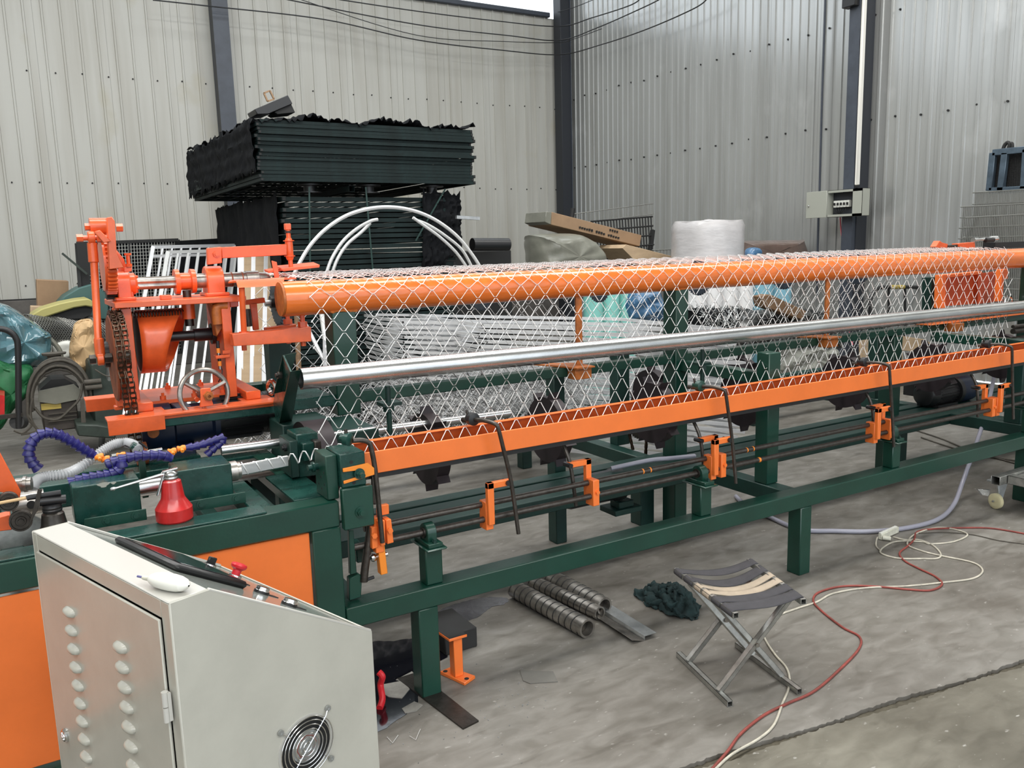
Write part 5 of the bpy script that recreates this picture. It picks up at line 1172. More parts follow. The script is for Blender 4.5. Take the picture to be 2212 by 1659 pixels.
MB().prism([U(2113, 1057, z=.13), U(2140, 1058, z=.13), U(2135, 1072, z=.10), U(2122, 1070, z=.10)], (0, .012, 0)).build('brake_pedal', M['galv'], ct, bev=.001)
# galvanised tube lying behind the trough and two adjusting screws
MB().cyl(U(478, 973, y=3.08), U(1100, 893, y=3.06), .018, 16).build('lower_tube', M['galv'], mf)
for x in (1.245, 2.93):
    q = MB().cyl((x, 3.05, .83), (x, 3.05, 1.065), .011, 12).build('adjusting_screw', G2, mf)
    MB().box(x - .03, x + .05, 3.03, 3.10, .985, .998).cyl((x, 3.05, .962), (x, 3.05, .985), .022, 6).build('lock_nut', G2, q)

# ================================================================ background
def ring_frame(mb, x0, x1, y0, y1, z, t):
    return mb.box(x0, x1, y0, y0 + t, z, z + t).box(x0, x1, y1 - t, y1, z, z + t).box(x0, x0 + t, y0 + t, y1 - t, z, z + t).box(x1 - t, x1, y0 + t, y1 - t, z, z + t)
def panel_stack(x0, x1, y0, y1, z0, z1, st, t, lab, grp, jx=.02, cap=True, mt='panelgreen', skip=()):
    n = int((z1 - z0) / st); mb = ring_frame(MB(), 0, x1 - x0, 0, y1 - y0, 0, t)
    for k in range(1, 12): mb.box(t + (x1 - x0 - 2 * t) * k / 12 - .003, t + (x1 - x0 - 2 * t) * k / 12 + .003, .01, y1 - y0 - .01, t * .4, t * .6)
    me = mb.mesh('fence_section', M[mt]); me.shade_flat()
    for i in range(n):
        o = bpy.data.objects.new('fence_section', me); COL.objects.link(o)
        o.location = (x0 + R.uniform(-jx, jx), y0 + R.uniform(-jx, jx), z0 + i * st); o.rotation_euler = (0, 0, R.uniform(-.006, .006))
        tag(o, lab, 'fence panel', grp)
        if cap and i % 1 == 0:
            if i == 0: cme = MB().box(t * .15, t * .85, -.003, .0, t * .15, t * .85).mesh('end_cap', M['blackmatt'])
            for q in (0, x1 - x0 - t): e = bpy.data.objects.new('end_cap', cme); COL.objects.link(e); e.parent = o; e.location = (q, 0, 0)
panel_stack(1.82, 3.78, 6.92, 9.7, 2.165, 2.655, .0285, .026, 'dark green steel fence panel in the upper overhanging stack', 'fence panels in the upper stack', .018)
panel_stack(2.02, 3.62, 7.02, 9.4, .10, 2.07, .0445, .034, 'dark green steel fence panel in the lower strapped stack', 'fence panels in the lower stack', .02)
# shade net drapes
def drape(p00, p10, p11, p01, nu, nv, amp, mt, name, lab, cat, tear=0.0, seed=1, kind=None):
    rr = random.Random(seed); p00, p10, p11, p01 = map(Vector, (p00, p10, p11, p01)); nn = (p10 - p00).cross(p01 - p00).normalized()
    ph = [rr.uniform(0, 6) for _ in range(8)]
    def f(u, v):
        q = (p00 * (1 - u) + p10 * u) * (1 - v) + (p01 * (1 - u) + p11 * u) * v
        d = math.sin(u * 17 + ph[0] + 3 * v) * .4 + math.sin(u * 41 + ph[1] + v * 9) * .3 + math.sin(v * 23 + ph[2] + u * 5) * .3 + rr.uniform(-.5, .5)
        q = q + nn * (amp * d)
        if tear and v in (0.0, 1.0): q = q + Vector((0, 0, rr.uniform(-tear, tear)))
        return q
    return solo(MB().grid(f, nu, nv), name, M[mt], lab, cat, tuple(p00), kind=kind, solid=.004, ang=40)
drape((1.79, 9.7, 2.20), (1.79, 6.9, 2.24), (1.79, 6.95, 2.645), (1.79, 9.75, 2.66), 70, 14, .018, 'net', 'shade_net', 'dusty black net hanging over the left side of the upper stack', 'net', .03, 3)
drape((1.98, 9.4, .5), (1.98, 7.05, .5), (1.98, 7.05, 2.07), (1.98, 9.4, 2.07), 50, 20, .016, 'net', 'shade_net', 'dusty black net covering the left side of the lower stack', 'net', .02, 4)
drape((1.8, 6.9, 2.665), (3.80, 6.9, 2.665), (3.80, 9.7, 2.69), (1.8, 9.7, 2.69), 90, 26, .045, 'net', 'shade_net', 'crumpled black net lying along the top of the upper stack', 'net', 0, 5)
drape((3.25, 6.99, 1.35), (3.66, 6.98, 1.55), (3.68, 7.0, 2.08), (3.28, 6.98, 2.1), 20, 26, .03, 'net', 'shade_net', 'torn brown black net hanging over the right end of the lower stack', 'net', .05, 6)
for k, (px, lab) in enumerate(((668, 'left dark spool between the two panel stacks'), (795, 'middle dark spool between the two panel stacks'), (932, 'right dark spool between the two panel stacks'))):
    c = U(px, 402, y=7.1); solo(MB().lathe((c.x, 7.1, 2.085), (0, 0, 1), [(0, .10), (.01, .10), (.012, .05), (.06, .05), (.062, .11), (.072, .11), (.074, 0)], 24), 'spool', M['black'], lab, 'spool', (c.x, 7.1, 2.085))
c = U(755, 400, y=7.0); mb = MB(); sq_tube(mb, (c.x, 6.95, 2.115), (c.x, 8.2, 2.115), .05); solo(mb, 'spacer_tube', M['panelgreen'], 'square spacer tube end between the two panel stacks', 'tube', (c.x, 6.95, 2.09))
for k, (pa, pb_, lab) in enumerate((((668, 404), (670, 590), 'left dark green strap round the lower stack'), ((790, 404), (806, 590), 'middle dark green strap round the lower stack'), ((962, 408), (898, 520), 'slanting green strap at the right of the lower stack'))):
    a = U(*pa, y=6.97); b = U(*pb_, y=6.97); solo(MB().bar(a, b, .014, .003, (0, 1, 0)), 'strap', M['green2'], lab, 'strap', tuple(a))
bx_ = thing('tool_box', 'black tilted open box lying on top of the upper stack', 'box', tuple(U(590, 235, y=7.2)))
MB().prism([U(*p, y=7.1) for p in ((550, 236), (622, 205), (632, 224), (580, 246), (556, 247))], (0, .25, 0)).build('lid', M['black'], bx_, bev=.004)
MB().prism([U(*p, y=7.12) for p in ((592, 242), (628, 222), (638, 243), (600, 247))], (0, .22, 0)).build('body', M['blackmatt'], bx_, bev=.004)
wf = MB(); a = [U(*p, y=7.15) for p in ((570, 201), (583, 196), (592, 214), (578, 219))]
for p, q in zip(a, a[1:] + a[:1]): wf.bar(p, q, .012, .02, (0, 1, 0))
solo(wf, 'wooden_frame', M['card'], 'tiny tan frame sticking up behind the black box on the stack', 'frame', tuple(a[0]))
# white hoops
def hoop(pts, r, lab, y=5.4, flat=True):
    P = crv([U(px, py, y=y) for px, py in pts], 10); return solo(MB().tube(P, r, 8), 'steel_hoop', M['whitepaint'], lab, 'hoop', tuple(P[0]))
hoop([(628, 610), (645, 572), (672, 528), (710, 490), (760, 461), (820, 448), (880, 452), (935, 472), (985, 508), (1020, 550), (1045, 590)], .0125, 'outermost white steel hoop rising behind the mesh')
hoop([(1010, 580), (985, 545), (950, 512), (920, 490), (892, 470)], .011, 'white hoop ending just inside the right of the outermost hoop', 5.45)
hoop([(1022, 582), (998, 540), (960, 508), (925, 486), (900, 476)], .011, 'second white hoop nested against the right of the outermost hoop', 5.5)
hoop([(702, 600), (716, 560), (740, 522), (770, 495), (800, 478), (816, 474)], .011, 'short white hoop with bright end on the left inside the arch', 5.45)
hoop([(714, 602), (728, 562), (750, 528), (780, 502), (800, 482)], .011, 'white hoop just right of the short one on the left', 5.5)
mb = MB(); sq_tube(mb, U(985, 469, y=6.8), U(1035, 472, y=6.8), .03); solo(mb, 'square_tube', M['galvpost'], 'grey square tube sticking out right of the lower stack', 'tube', tuple(U(1035, 472, y=6.8)))
a = U(1020, 528, y=7.6); solo(MB().cyl(a, U(1098, 528, y=7.6), .065, 24), 'black_roll', M['black'], 'black roll lying right of the panel stack', 'roll', tuple(a))
solo(MB().box(3.75, 4.75, 7.9, 8.9, .0, U(1100, 540, y=7.9).z), 'black_crate', M['blackmatt'], 'black crate standing behind the hoops at right', 'crate', (4.2, 8.4, 0), bev=.01)
# gates and racks at the left, behind the orange head
def gate(name, lab, cat, TL, TR, BR, BL, t, nb, mt, nh=0, group=None, horiz=()):
    g = thing(name, lab, cat, tuple(BL), group=group)
    for p, q in ((TL, TR), (TR, BR), (BR, BL), (BL, TL)): MB().bar(p, q, t, t, (0, 1, 0)).build('rail', M[mt], g)
    for k in range(1, nb): MB().bar(lerp(TL, TR, k / nb), lerp(BL, BR, k / nb), t * .55, t * .55, (0, 1, 0)).build('bar', M[mt], g)
    for h in horiz: MB().bar(lerp(TL, BL, h), lerp(TR, BR, h), t * .8, t * .8, (0, 1, 0)).build('cross_bar', M[mt], g)
    return g
gate('steel_gate', 'rear white tube gate leaning behind the orange head', 'gate', U(330, 534, y=8.2), U(505, 530, y=8.6), U(470, 880, y=7.6), U(268, 900, y=7.2), .030, 9, 'fenceframe', horiz=(.06,))
gate('steel_gate', 'front white tube gate with two top rails behind the orange head', 'gate', U(362, 545, y=7.9), U(530, 540, y=8.2), U(492, 900, y=7.2), U(300, 920, y=6.9), .030, 8, 'whitepaint')
g = gate('wire_rack', 'black framed wire grid panel standing at the left of the gates', 'wire panel', U(165, 526, y=9.3), U(385, 518, y=9.3), U(395, 760, y=9.1), U(185, 790, y=9.1), .03, 2, 'blackmatt')
TL, TR, BR_, BL_ = U(190, 527, y=9.3), U(383, 520, y=9.3), U(393, 758, y=9.1), U(205, 786, y=9.1)
mb = MB()
for k in range(1, 30): mb.tube([lerp(TL, TR, k / 30), lerp(BL_, BR_, k / 30)], .0035, 4)
for k in range(1, 34): mb.tube([lerp(TL, BL_, k / 34), lerp(TR, BR_, k / 34)], .0035, 4)
q = mb.build('wire_grid', M['wiredark'], g); q['kind'] = 'stuff'
MB().prism([lerp(TL, TR, 0) + Vector((0, .06, 0)), TR + Vector((0, .06, 0)), BR_ + Vector((0, .06, 0)), BL_ + Vector((0, .06, 0))], (0, .02, 0)).build('backing', M['net'], g)
MB().prism([U(*p, y=9.25) for p in ((165, 522), (192, 522), (207, 795), (182, 800))], (0, .05, 0)).build('side_board', M['blackmatt'], g)
solo(MB().prism([U(*p, y=9.0) for p in ((388, 520), (470, 515), (478, 600), (392, 600))], (0, .4, 0)), 'black_bundle', M['net'], 'black bundle of net standing between the wire grid and the stack', 'bundle', tuple(U(430, 600, y=9.0)))
solo(MB().bar(U(134, 547, y=9.2), U(188, 592, y=9.2), .02, .02), 'thin_rod', M['darkgreen'], 'thin dark rod leaning against the wall beside the wire grid', 'rod', tuple(U(188, 592, y=9.2)))
# many pale battens behind the head
for k in range(9):
    x = 520 + k * 9; a = U(x, 548 + R.uniform(-3, 3), y=7.4); b = U(x - 4 + R.uniform(-3, 3), 850, y=7.1)
    nm = ('first', 'second', 'third', 'fourth', 'fifth', 'sixth', 'seventh', 'eighth', 'ninth')[k]
    solo(MB().bar(b, a, .035 if k % 2 else .05, .02, (0, 1, 0)), 'batten', M['cardlight' if k % 3 else 'fenceframe'], '%s from the left of the pale battens leaning behind the orange head' % nm, 'batten', tuple(b), 'battens leaning behind the orange head')
for k, (pa, pb_, r_) in enumerate((((690, 640), (712, 800), .02), ((660, 700), (722, 822), .015), ((640, 660), (648, 860), .02), ((735, 680), (752, 790), .018))):
    a = U(*pa, y=6.2); b = U(*pb_, y=6.0); solo(MB().tube([a, b], r_, 8), 'leaning_tube', M[('whitepaint', 'fenceframe', 'wood', 'whitepaint')[k]], ('white tube leaning just left of the first green post', 'grey tube slanting low left of the first green post', 'brown stick leaning behind the cantilever beam', 'white tube leaning right behind the first green post')[k], 'tube', tuple(b))
rk2 = thing('white_rack', 'white rungs of a small rack left of the first green post', 'rack', tuple(U(714, 830, y=5.8)))
for px in (700, 728): MB().bar(U(px, 735, y=5.8), U(px, 830, y=5.8), .014, .014, (0, 1, 0)).build('upright', M['fenceframe'], rk2)
for k in range(7): MB().bar(U(700, 742 + k * 12, y=5.8), U(728, 742 + k * 12, y=5.8), .012, .02).build('rung', M['fenceframe'], rk2)
# left background clutter
solo(MB().prism([U(*p, y=9.6) for p in ((79, 604), (148, 607), (150, 700), (82, 700))], (0, .35, 0)), 'cardboard_box', M['card'], 'plain brown cardboard box against the wall at far left', 'box', tuple(U(110, 700, y=9.6)), bev=.005)
solo(MB().prism([U(*p, y=9.3) for p in ((66, 662), (98, 663), (98, 700), (66, 700))], (0, .25, 0)), 'cardboard_box', M['cardlight'], 'small tan cardboard box in front of the larger brown one', 'box', tuple(U(82, 700, y=9.3)), bev=.005)
solo(MB().prism([U(*p, y=9.1) for p in ((126, 655), (140, 640), (170, 622), (205, 612), (235, 640), (235, 690), (128, 690))], (0, .5, 0)), 'teal_sheet', M['tealplastic'], 'dark teal plastic sheet leaning behind the orange connecting rod', 'plastic sheet', tuple(U(180, 690, y=9.1)), bev=.01)
ob = thing('plastic_tub', 'yellow olive plastic tub with rounded end lying tipped at far left', 'tub', tuple(U(130, 690, y=8.6)))
P1_ = [(63, 690), (68, 680), (90, 667), (130, 655), (165, 648), (190, 645), (199, 649), (203, 658), (200, 664), (185, 661), (160, 665), (120, 678), (90, 688), (72, 697)]
MB().prism([U(*p, y=8.6) for p in P1_], (0, .45, 0)).build('rim', M['olive'], ob, bev=.01)
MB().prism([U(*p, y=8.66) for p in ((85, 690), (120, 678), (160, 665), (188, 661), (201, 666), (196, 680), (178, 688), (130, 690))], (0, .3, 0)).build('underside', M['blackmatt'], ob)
# dark mesh roll
def mesh_roll(c0, c1, r, lab, mt='wiredark', n=34):
    c0, c1 = Vector(c0), Vector(c1); d = (c1 - c0); L = d.length; d.normalize(); a = d.cross(Vector((0, 0, 1))).normalized(); b = a.cross(d)
    t = thing('mesh_roll', lab, 'wire roll', tuple(c0)); mb = MB()
    for lay in (0, 1):
        rr = r - lay * .03
        for s_ in (1, -1):
            for k in range(n):
                P = []
                for j in range(22):
                    an = 2 * PI * k / n + s_ * j * .24; P.append(c0 + d * (L * j / 21) + a * math.cos(an) * rr + b * math.sin(an) * rr)
                mb.tube(P, .004, 3)
    o = mb.build('mesh', M[mt], t, ang=80); o['kind'] = 'stuff'
    MB().cyl(c0 + d * .02, c1 - d * .02, r - .06, 20).build('core', M['net'], t); return t
mesh_roll(U(55, 725, y=8.6), U(205, 725, y=8.9), .19, 'dull grey roll of wire mesh lying behind the blue plastic bag')
def blob(name, pts, y, dy, mt, lab, cat, amp=.03, n=40, m=14, seed=2):
    """crumpled bag filling an outline, rounded front and back"""
    rr = random.Random(seed); P = crv([U(px, py, y=y) for px, py in pts], 6, True); c = sum(P, Vector()) / len(P); N_ = len(P)
    nz = [[rr.uniform(-1, 1) for _ in range(N_)] for _ in range(2 * m + 1)]
    def f(u, v):
        i = int(round(u * N_)) % N_; j = int(round(v * 2 * m)); s_ = math.sin(PI * v); cz = -math.cos(PI * v)
        k = max(0, s_) ** .38; q = c + (P[i] - c) * k
        g = math.sin(q.x * 31 + q.z * 17 + seed) * .5 + math.sin(q.x * 13 - q.z * 41 + seed * 2) * .4 + nz[j][i] * .5 * s_
        return Vector((q.x, y + dy * .35 + cz * dy * .35 * (abs(cz) ** .3) + amp * .7 * g, max(.003, q.z)))
    return solo(MB().grid(f, N_, 2 * m, True), name, M[mt], lab, cat, (c.x, y, c.z), ang=28)
blob('plastic_bag', [(-30, 670), (10, 660), (60, 690), (95, 715), (115, 732), (112, 780), (90, 800), (40, 802), (-30, 800)], 8.0, .7, 'bluefilm', 'large shiny translucent blue plastic bag at the left edge', 'plastic bag', .07, seed=5)
blob('green_cloth', [(-30, 790), (20, 788), (70, 795), (68, 830), (60, 860), (30, 890), (0, 935), (-30, 935)], 7.9, .4, 'tarp', 'bright green tarpaulin under the blue plastic bag', 'tarpaulin', .04, seed=6)
blob('paper_bag', [(158, 720), (165, 700), (188, 690), (205, 700), (212, 760), (215, 800), (188, 812), (165, 800), (152, 770), (154, 740)], 7.9, .35, 'paper', 'crumpled tan kraft paper bag behind the orange connecting rod', 'paper bag', .05, seed=7)
blob('white_sack', [(108, 740), (155, 736), (160, 775), (120, 778)], 8.5, .5, 'white', 'white sack lying between the blue bag and the paper bag', 'sack', .02, seed=8)
solo(MB().prism([U(*p, y=7.6) for p in ((-20, 850), (10, 855), (10, 900), (-20, 900))], (0, .3, 0)), 'red_bucket', M['red'], 'red and white tin at the extreme left edge', 'tin', tuple(U(0, 900, y=7.6)))
# dark hand truck handle
P = crv([U(*p, y=7.0) for p in ((-30, 712), (0, 710), (20, 716), (34, 730), (39, 755), (40, 850), (41, 925))], 6)
ht = thing('hand_truck', 'black tube hand truck handle standing at the left edge', 'hand truck', tuple(U(41, 925, y=7.0)))
MB().tube(P, .022, 12).build('handle', M['black'], ht); MB().bar(U(-30, 905, y=7.0), U(50, 895, y=7.0), .03, .03).build('cross_tube', M['steeldark'], ht)
MB().cyl(U(36, 912, y=7.0), U(46, 912, y=7.1), .05, 16).build('wheel', M['rubber'], ht)
# welder with coiled cable
we = thing('welding_machine', 'dusty welding machine with grey cables coiled over it at far left', 'welder', tuple(U(130, 930, y=7.6)))
a = U(85, 845, y=7.5); b = U(172, 925, y=7.5)
MB().box(a.x, b.x, 7.5, 8.0, b.z, a.z).build('body', M['welder'], we, bev=.01)
for k in range(3): p = U(105, 896 + k * 8, y=7.495); MB().box(p.x, p.x + .20, 7.485, 7.497, p.z, p.z + .008).build('louvre', M['cable'], we)
p = U(88, 873, y=7.49); MB().box(p.x, p.x + .14, 7.488, 7.5, p.z - .05, p.z).build('label_strip', M['yellow'], we)
MB().prism([U(*p, y=7.47) for p in ((84, 845), (115, 838), (160, 830), (177, 845), (172, 862), (120, 873), (82, 868))], (0, .02, 0)).build('cardboard_cover', M['greywrap'], we)
MB().prism([U(*p, y=7.55) for p in ((88, 840), (110, 820), (140, 818), (170, 835), (172, 850), (84, 850))], (0, .3, 0)).build('dark_cavity', M['blackmatt'], we)
a = U(120, 795, y=7.6); MB().lathe((a.x, 7.6, U(0, 793, y=7.6).z), (0, 0, 1), [(0, .06), (.01, .085), (.015, .05), (.06, .05), (.065, .085), (.08, .09), (.085, 0)], 22).build('spool', M['cable'], we)
for k in range(7):
    rr = 1 + k * .03; P = []
    for j in range(26):
        t = PI * (-.12 + 1.12 * j / 25); cx, cy = 128, 862
        P.append(U(cx + 58 * rr * math.cos(PI - t) * (1 - .03 * math.sin(k)), cy - (66 + 2 * k) * math.sin(t) * rr * .97 + R.uniform(-1, 1), y=7.42 + .03 * math.sin(k * 2.1)))
    MB().tube(P, .011, 6).build('coiled_cable', M['cable'], we)
for k, pts in enumerate((((70, 860), (66, 890), (72, 915), (95, 940), (110, 935)), ((60, 870), (62, 905), (80, 930), (45, 938)), ((178, 828), (172, 860), (150, 885), (125, 905), (95, 902), (75, 880)), ((30, 930), (50, 935), (70, 915), (60, 895)))):
    MB().tube(crv([U(*p, y=7.38) for p in pts], 6), .010, 6).build('loose_cable', M['cable'], we)
P = crv([U(*p, y=8.2) for p in ((65, 705), (95, 722), (118, 742), (130, 760), (132, 778))], 5); solo(MB().tube(P, .02, 8), 'plastic_pipe', M['greywrap'], 'curved dull pipe edging the blue plastic bag', 'pipe', tuple(P[0]))
# dark green generator behind the chain
ge = thing('old_pump', 'dark green dusty machine casting behind the roller chain', 'machine', tuple(U(250, 940, y=7.4)))
MB().prism([U(*p, y=7.4) for p in ((195, 790), (200, 785), (240, 780), (300, 775), (300, 935), (205, 940))], (0, .6, 0)).build('housing', M['darkgreen'], ge, bev=.02)
MB().prism([U(*p, y=7.2) for p in ((165, 917), (210, 918), (250, 925), (250, 948), (168, 942))], (0, .7, 0)).build('skid', M['darkgreen'], ge, bev=.01)
MB().prism([U(*p, y=7.3) for p in ((174, 862), (182, 862), (186, 920), (176, 920))], (0, .04, 0)).build('stay', M['cable'], ge)
MB().tube(crv([U(*p, y=7.35) for p in ((205, 798), (230, 812), (255, 810), (290, 795))], 5), .006, 6).build('pull_wire', M['cable'], ge)
for (px, py) in ((182, 826), (184, 838)): a = U(px, py, y=7.35); MB().cyl(a, a + Vector((.12, 0, 0)), .02, 10).build('pipe_stub', M['cable'], ge)
a = U(219, 968, z=.0); b = U(240, 780, y=7.35)
solo(MB().hollow(a + Vector((0, 0, .02)), b, .026, .022, 16), 'leaning_tube', M['galvpost'], 'bright steel tube leaning down to the floor below the orange chain wheel', 'tube', tuple(a))
solo(MB().box(U(40, 830, y=9.5).x, U(60, 830, y=9.5).x, 9.5, 9.6, 0, .6), 'masonry_block', M['masonry'], 'grey block by the plinth hidden behind the blue bag', 'block', tuple(U(50, 850, y=9.5)))
# bundles of zinc grey frames lying behind the machine
def frame_bundle(cn, cr, cl, z1, z0, st, t, lab, grp):
    """cn near corner px, cr right front corner px, cl left rear corner px, at z=z1"""
    A, B, C_ = U(*cn, z=z1), U(*cr, z=z1), U(*cl, z=z1); ex = (B - A); ey = (C_ - A); lx, ly = ex.length, ey.length; ex.normalize(); ey.normalize()
    mb = MB(); Z = Vector((0, 0, t))
    mb.obox((0, 0, 0), ex * lx, ey * t, Z).obox(ey * (ly - t), ex * lx, ey * t, Z).obox(ey * t, ex * t, ey * (ly - 2 * t), Z).obox(ex * (lx - t) + ey * t, ex * t, ey * (ly - 2 * t), Z)
    for k in range(1, 2): mb.obox(ey * (t + (ly - 2 * t) * k / 2) + Vector((0, 0, t * .3)), ex * lx, ey * .012, (0, 0, t * .4))
    me = mb.mesh('zinc_frame', M['fenceframe']); me.shade_flat()
    cme = MB().obox(ex * (t * .15) - ey * .003 + Vector((0, 0, t * .15)), ex * t * .7, ey * .003, (0, 0, t * .7)).mesh('end_cap', M['blackmatt'])
    n = int((z1 - z0) / st)
    for i in range(n):
        o = bpy.data.objects.new('zinc_frame', me); COL.objects.link(o)
        o.location = Vector((A.x, A.y, z1 - st * (i + 1))) + ex * R.uniform(-.03, .04) + ey * R.uniform(-.02, .02) ; tag(o, lab, 'fence frame', grp)
        e = bpy.data.objects.new('end_cap', cme); COL.objects.link(e); e.parent = o
frame_bundle((1036, 694), (1600, 706), (890, 674), 1.06, .12, .040, .022, 'zinc grey fence frame in the right bundle behind the machine', 'fence frames in the right bundle')
frame_bundle((866, 688), (1000, 690), (770, 672), 1.05, .12, .040, .022, 'zinc grey fence frame in the left bundle behind the machine', 'fence frames in the left bundle')
# rolls of film standing behind
def film_rolls(px0, px1, n, pyt, mt, adj, y=6.4):
    for k in range(n):
        a = U(px0 + (px1 - px0) * (k + .5) / n, pyt, y=y); r = (U(px1, pyt, y=y).x - U(px0, pyt, y=y).x) / n / 2 * .93
        lab = '%s %s film roll standing upright behind the mesh' % (adj[k], mt[1])
        solo(MB().lathe((a.x, y, .0), (0, 0, 1), [(0, r), (1.16, r), (1.16, r * .35), (1.10, r * .35), (1.10, 0)], 22), 'film_roll', M[mt[0]], lab, 'film roll', (a.x, y, 0), 'film rolls behind the mesh')
film_rolls(1263, 1370, 3, 650, ('turq', 'turquoise'), ('left', 'middle', 'right'))
film_rolls(1488, 1622, 4, 645, ('whiteroll', 'white'), ('first', 'second', 'third', 'fourth'))
film_rolls(1622, 1702, 2, 640, ('blueroll', 'pale blue'), ('left', 'right'))
blob('blue_bag', [(1372, 640), (1400, 625), (1440, 632), (1448, 690), (1380, 692)], 6.2, .4, 'bluebag', 'crumpled blue film bag between turquoise and white rolls', 'plastic bag', .05, seed=9)
# bristly roll of wire, black film heap, wooden piece
mb = MB(); c0, c1 = U(1495, 690, y=5.9), U(1610, 690, y=5.9)
for i in range(700):
    t = R.random(); an = R.uniform(-.2, PI + .2); c = lerp(c0, c1, t); rr = .17; p = c + Vector((0, math.cos(an) * rr, math.sin(an) * rr * .8 - .05)); q = p + Vector((R.uniform(-.07, .02), R.uniform(-.03, .03), R.uniform(.0, .06)))
    mb.tube([p, q], .0035, 3)
wr_ = thing('wire_scrap_roll', 'bristly roll of cut wire ends behind the second green post', 'wire roll', tuple(c0)); o = mb.build('wire_ends', M['galvpost'], wr_, ang=80); o['kind'] = 'stuff'
MB().cyl(c0 - Vector((0, 0, .05)), c1 - Vector((0, 0, .05)), .16, 20).build('core', M['net'], wr_)
blob('black_film_heap', [(1615, 700), (1640, 680), (1700, 668), (1790, 672), (1830, 700), (1830, 760), (1640, 760), (1605, 730)], 5.6, .5, 'blackfilm', 'heap of black plastic film right of the zinc frames', 'plastic film', .05, seed=10)
solo(MB().prism([U(*p, y=5.5) for p in ((1645, 640), (1665, 636), (1742, 672), (1735, 692), (1650, 662))], (0, .12, 0)), 'timber_piece', M['wood'], 'splintered piece of timber lying on the black film heap', 'timber', tuple(U(1650, 662, y=5.5)), bev=.006)
# right middle clutter behind the trough
blob('silver_sack', [(1690, 770), (1720, 748), (1780, 745), (1822, 752), (1835, 785), (1820, 815), (1700, 815)], 5.6, .4, 'fabric', 'crumpled silver sack behind the trough', 'sack', .05, seed=11)
solo(MB().prism([U(*p, y=5.4) for p in ((1858, 735), (1905, 728), (1950, 726), (1998, 733), (2012, 742), (2012, 850), (1980, 850), (1980, 760), (1950, 757), (1950, 850), (1862, 850))], (0, .02, 0)), 'plywood_board', M['cardlight'], 'pale plywood board with a square notch behind the trough', 'board', tuple(U(1900, 850, y=5.4)), bev=.003)
mb = MB(); sq_tube(mb, U(1921, 722, y=5.2), U(1921, 850, y=5.2), .045, (0, 1, 0)); solo(mb, 'square_tube', M['galvpost'], 'short upright zinc square tube in front of the plywood board', 'tube', tuple(U(1921, 850, y=5.2)))
for k in range(2):
    mb = MB()
    for i in range(520):
        p = U(R.uniform(*((1830, 1960), (1960, 2110))[k]), R.uniform(825, 905), y=R.uniform(5.3, 5.6)); mb.tube([p, p + Vector((R.uniform(-.05, .05), R.uniform(-.03, .03), R.uniform(-.05, .05)))], .003, 3)
    solo(mb, 'wire_scrap_heap', M['galvpost'], ('heap of tangled wire scrap left of the black motor', 'heap of tangled wire scrap behind the black motor')[k], 'wire scrap', tuple(U(1900 + 150 * k, 905, y=5.4)), kind='stuff', ang=80)
br = thing('crowd_barrier', 'black and yellow tube barrier standing behind the right of the mesh', 'barrier', tuple(U(1900, 760, y=5.9)))
P = crv([U(*p, y=5.9) for p in ((1880, 745), (1880, 660), (1884, 636), (1900, 622), (1930, 620), (1960, 620), (2020, 622))], 5)
MB().tube(P, .022, 10).build('hoop', M['black'], br)
MB().tube([U(1925, 620, y=5.89), U(1952, 620, y=5.89)], .0235, 10).build('yellow_band', M['yellow'], br); MB().tube([U(1995, 622, y=5.89), U(2016, 622, y=5.89)], .0235, 10).build('yellow_band', M['yellow'], br)
for px in (1920, 1955, 1990): MB().tube([U(px, 622, y=5.9), U(px, 745, y=5.9)], .014, 8).build('bar', M['black'], br)
# black electric motor on the rail (right)
mo = thing('electric_motor', 'shiny black finned electric motor sitting behind the right levers', 'motor', (5.45, 3.42, .412))
a = U(1995, 868, y=3.42); mx, mz = a.x, .50
MB().lathe((mx - .02, 3.42, mz), (1, 0, 0), [(0, 0), (0, .06), (.01, .075), (.05, .088), (.09, .088), (.092, .080)], 32).build('fan_cowl', M['black'], mo)
bd = MB().cyl((mx + .07, 3.42, mz), (mx + .30, 3.42, mz), .078, 32).build('body', M['black'], mo)
for i in range(24):
    t = 2 * PI * i / 24; c_, s__ = math.cos(t), math.sin(t)
    MB().obox((mx + .08, 3.42 + c_ * .076, mz + s__ * .076), (.20, 0, 0), (0, c_ * .011, s__ * .011), (0, -s__ * .003, c_ * .003)).build('cooling_fin', M['black'], bd)
MB().cyl((mx + .30, 3.42, mz), (mx + .34, 3.42, mz), .10, 32).build('flange', M['black'], mo)
MB().lathe((mx + .34, 3.42, mz), (1, 0, 0), [(0, .095), (.08, .10), (.16, .095), (.18, .05)], 28).build('gearbox', M['motorblue'], mo)
MB().box(mx - .0, mx + .08, 3.49, 3.58, mz - .02, mz + .08).build('terminal_box', M['black'], mo, bev=.004)
MB().box(mx + .04, mx + .10, 3.335, 3.345, mz + .05, mz + .09).build('rating_plate', M['ivory'], mo)
MB().box(mx + .05, mx + .28, 3.34, 3.50, .412, .43).build('foot', M['black'], mo)
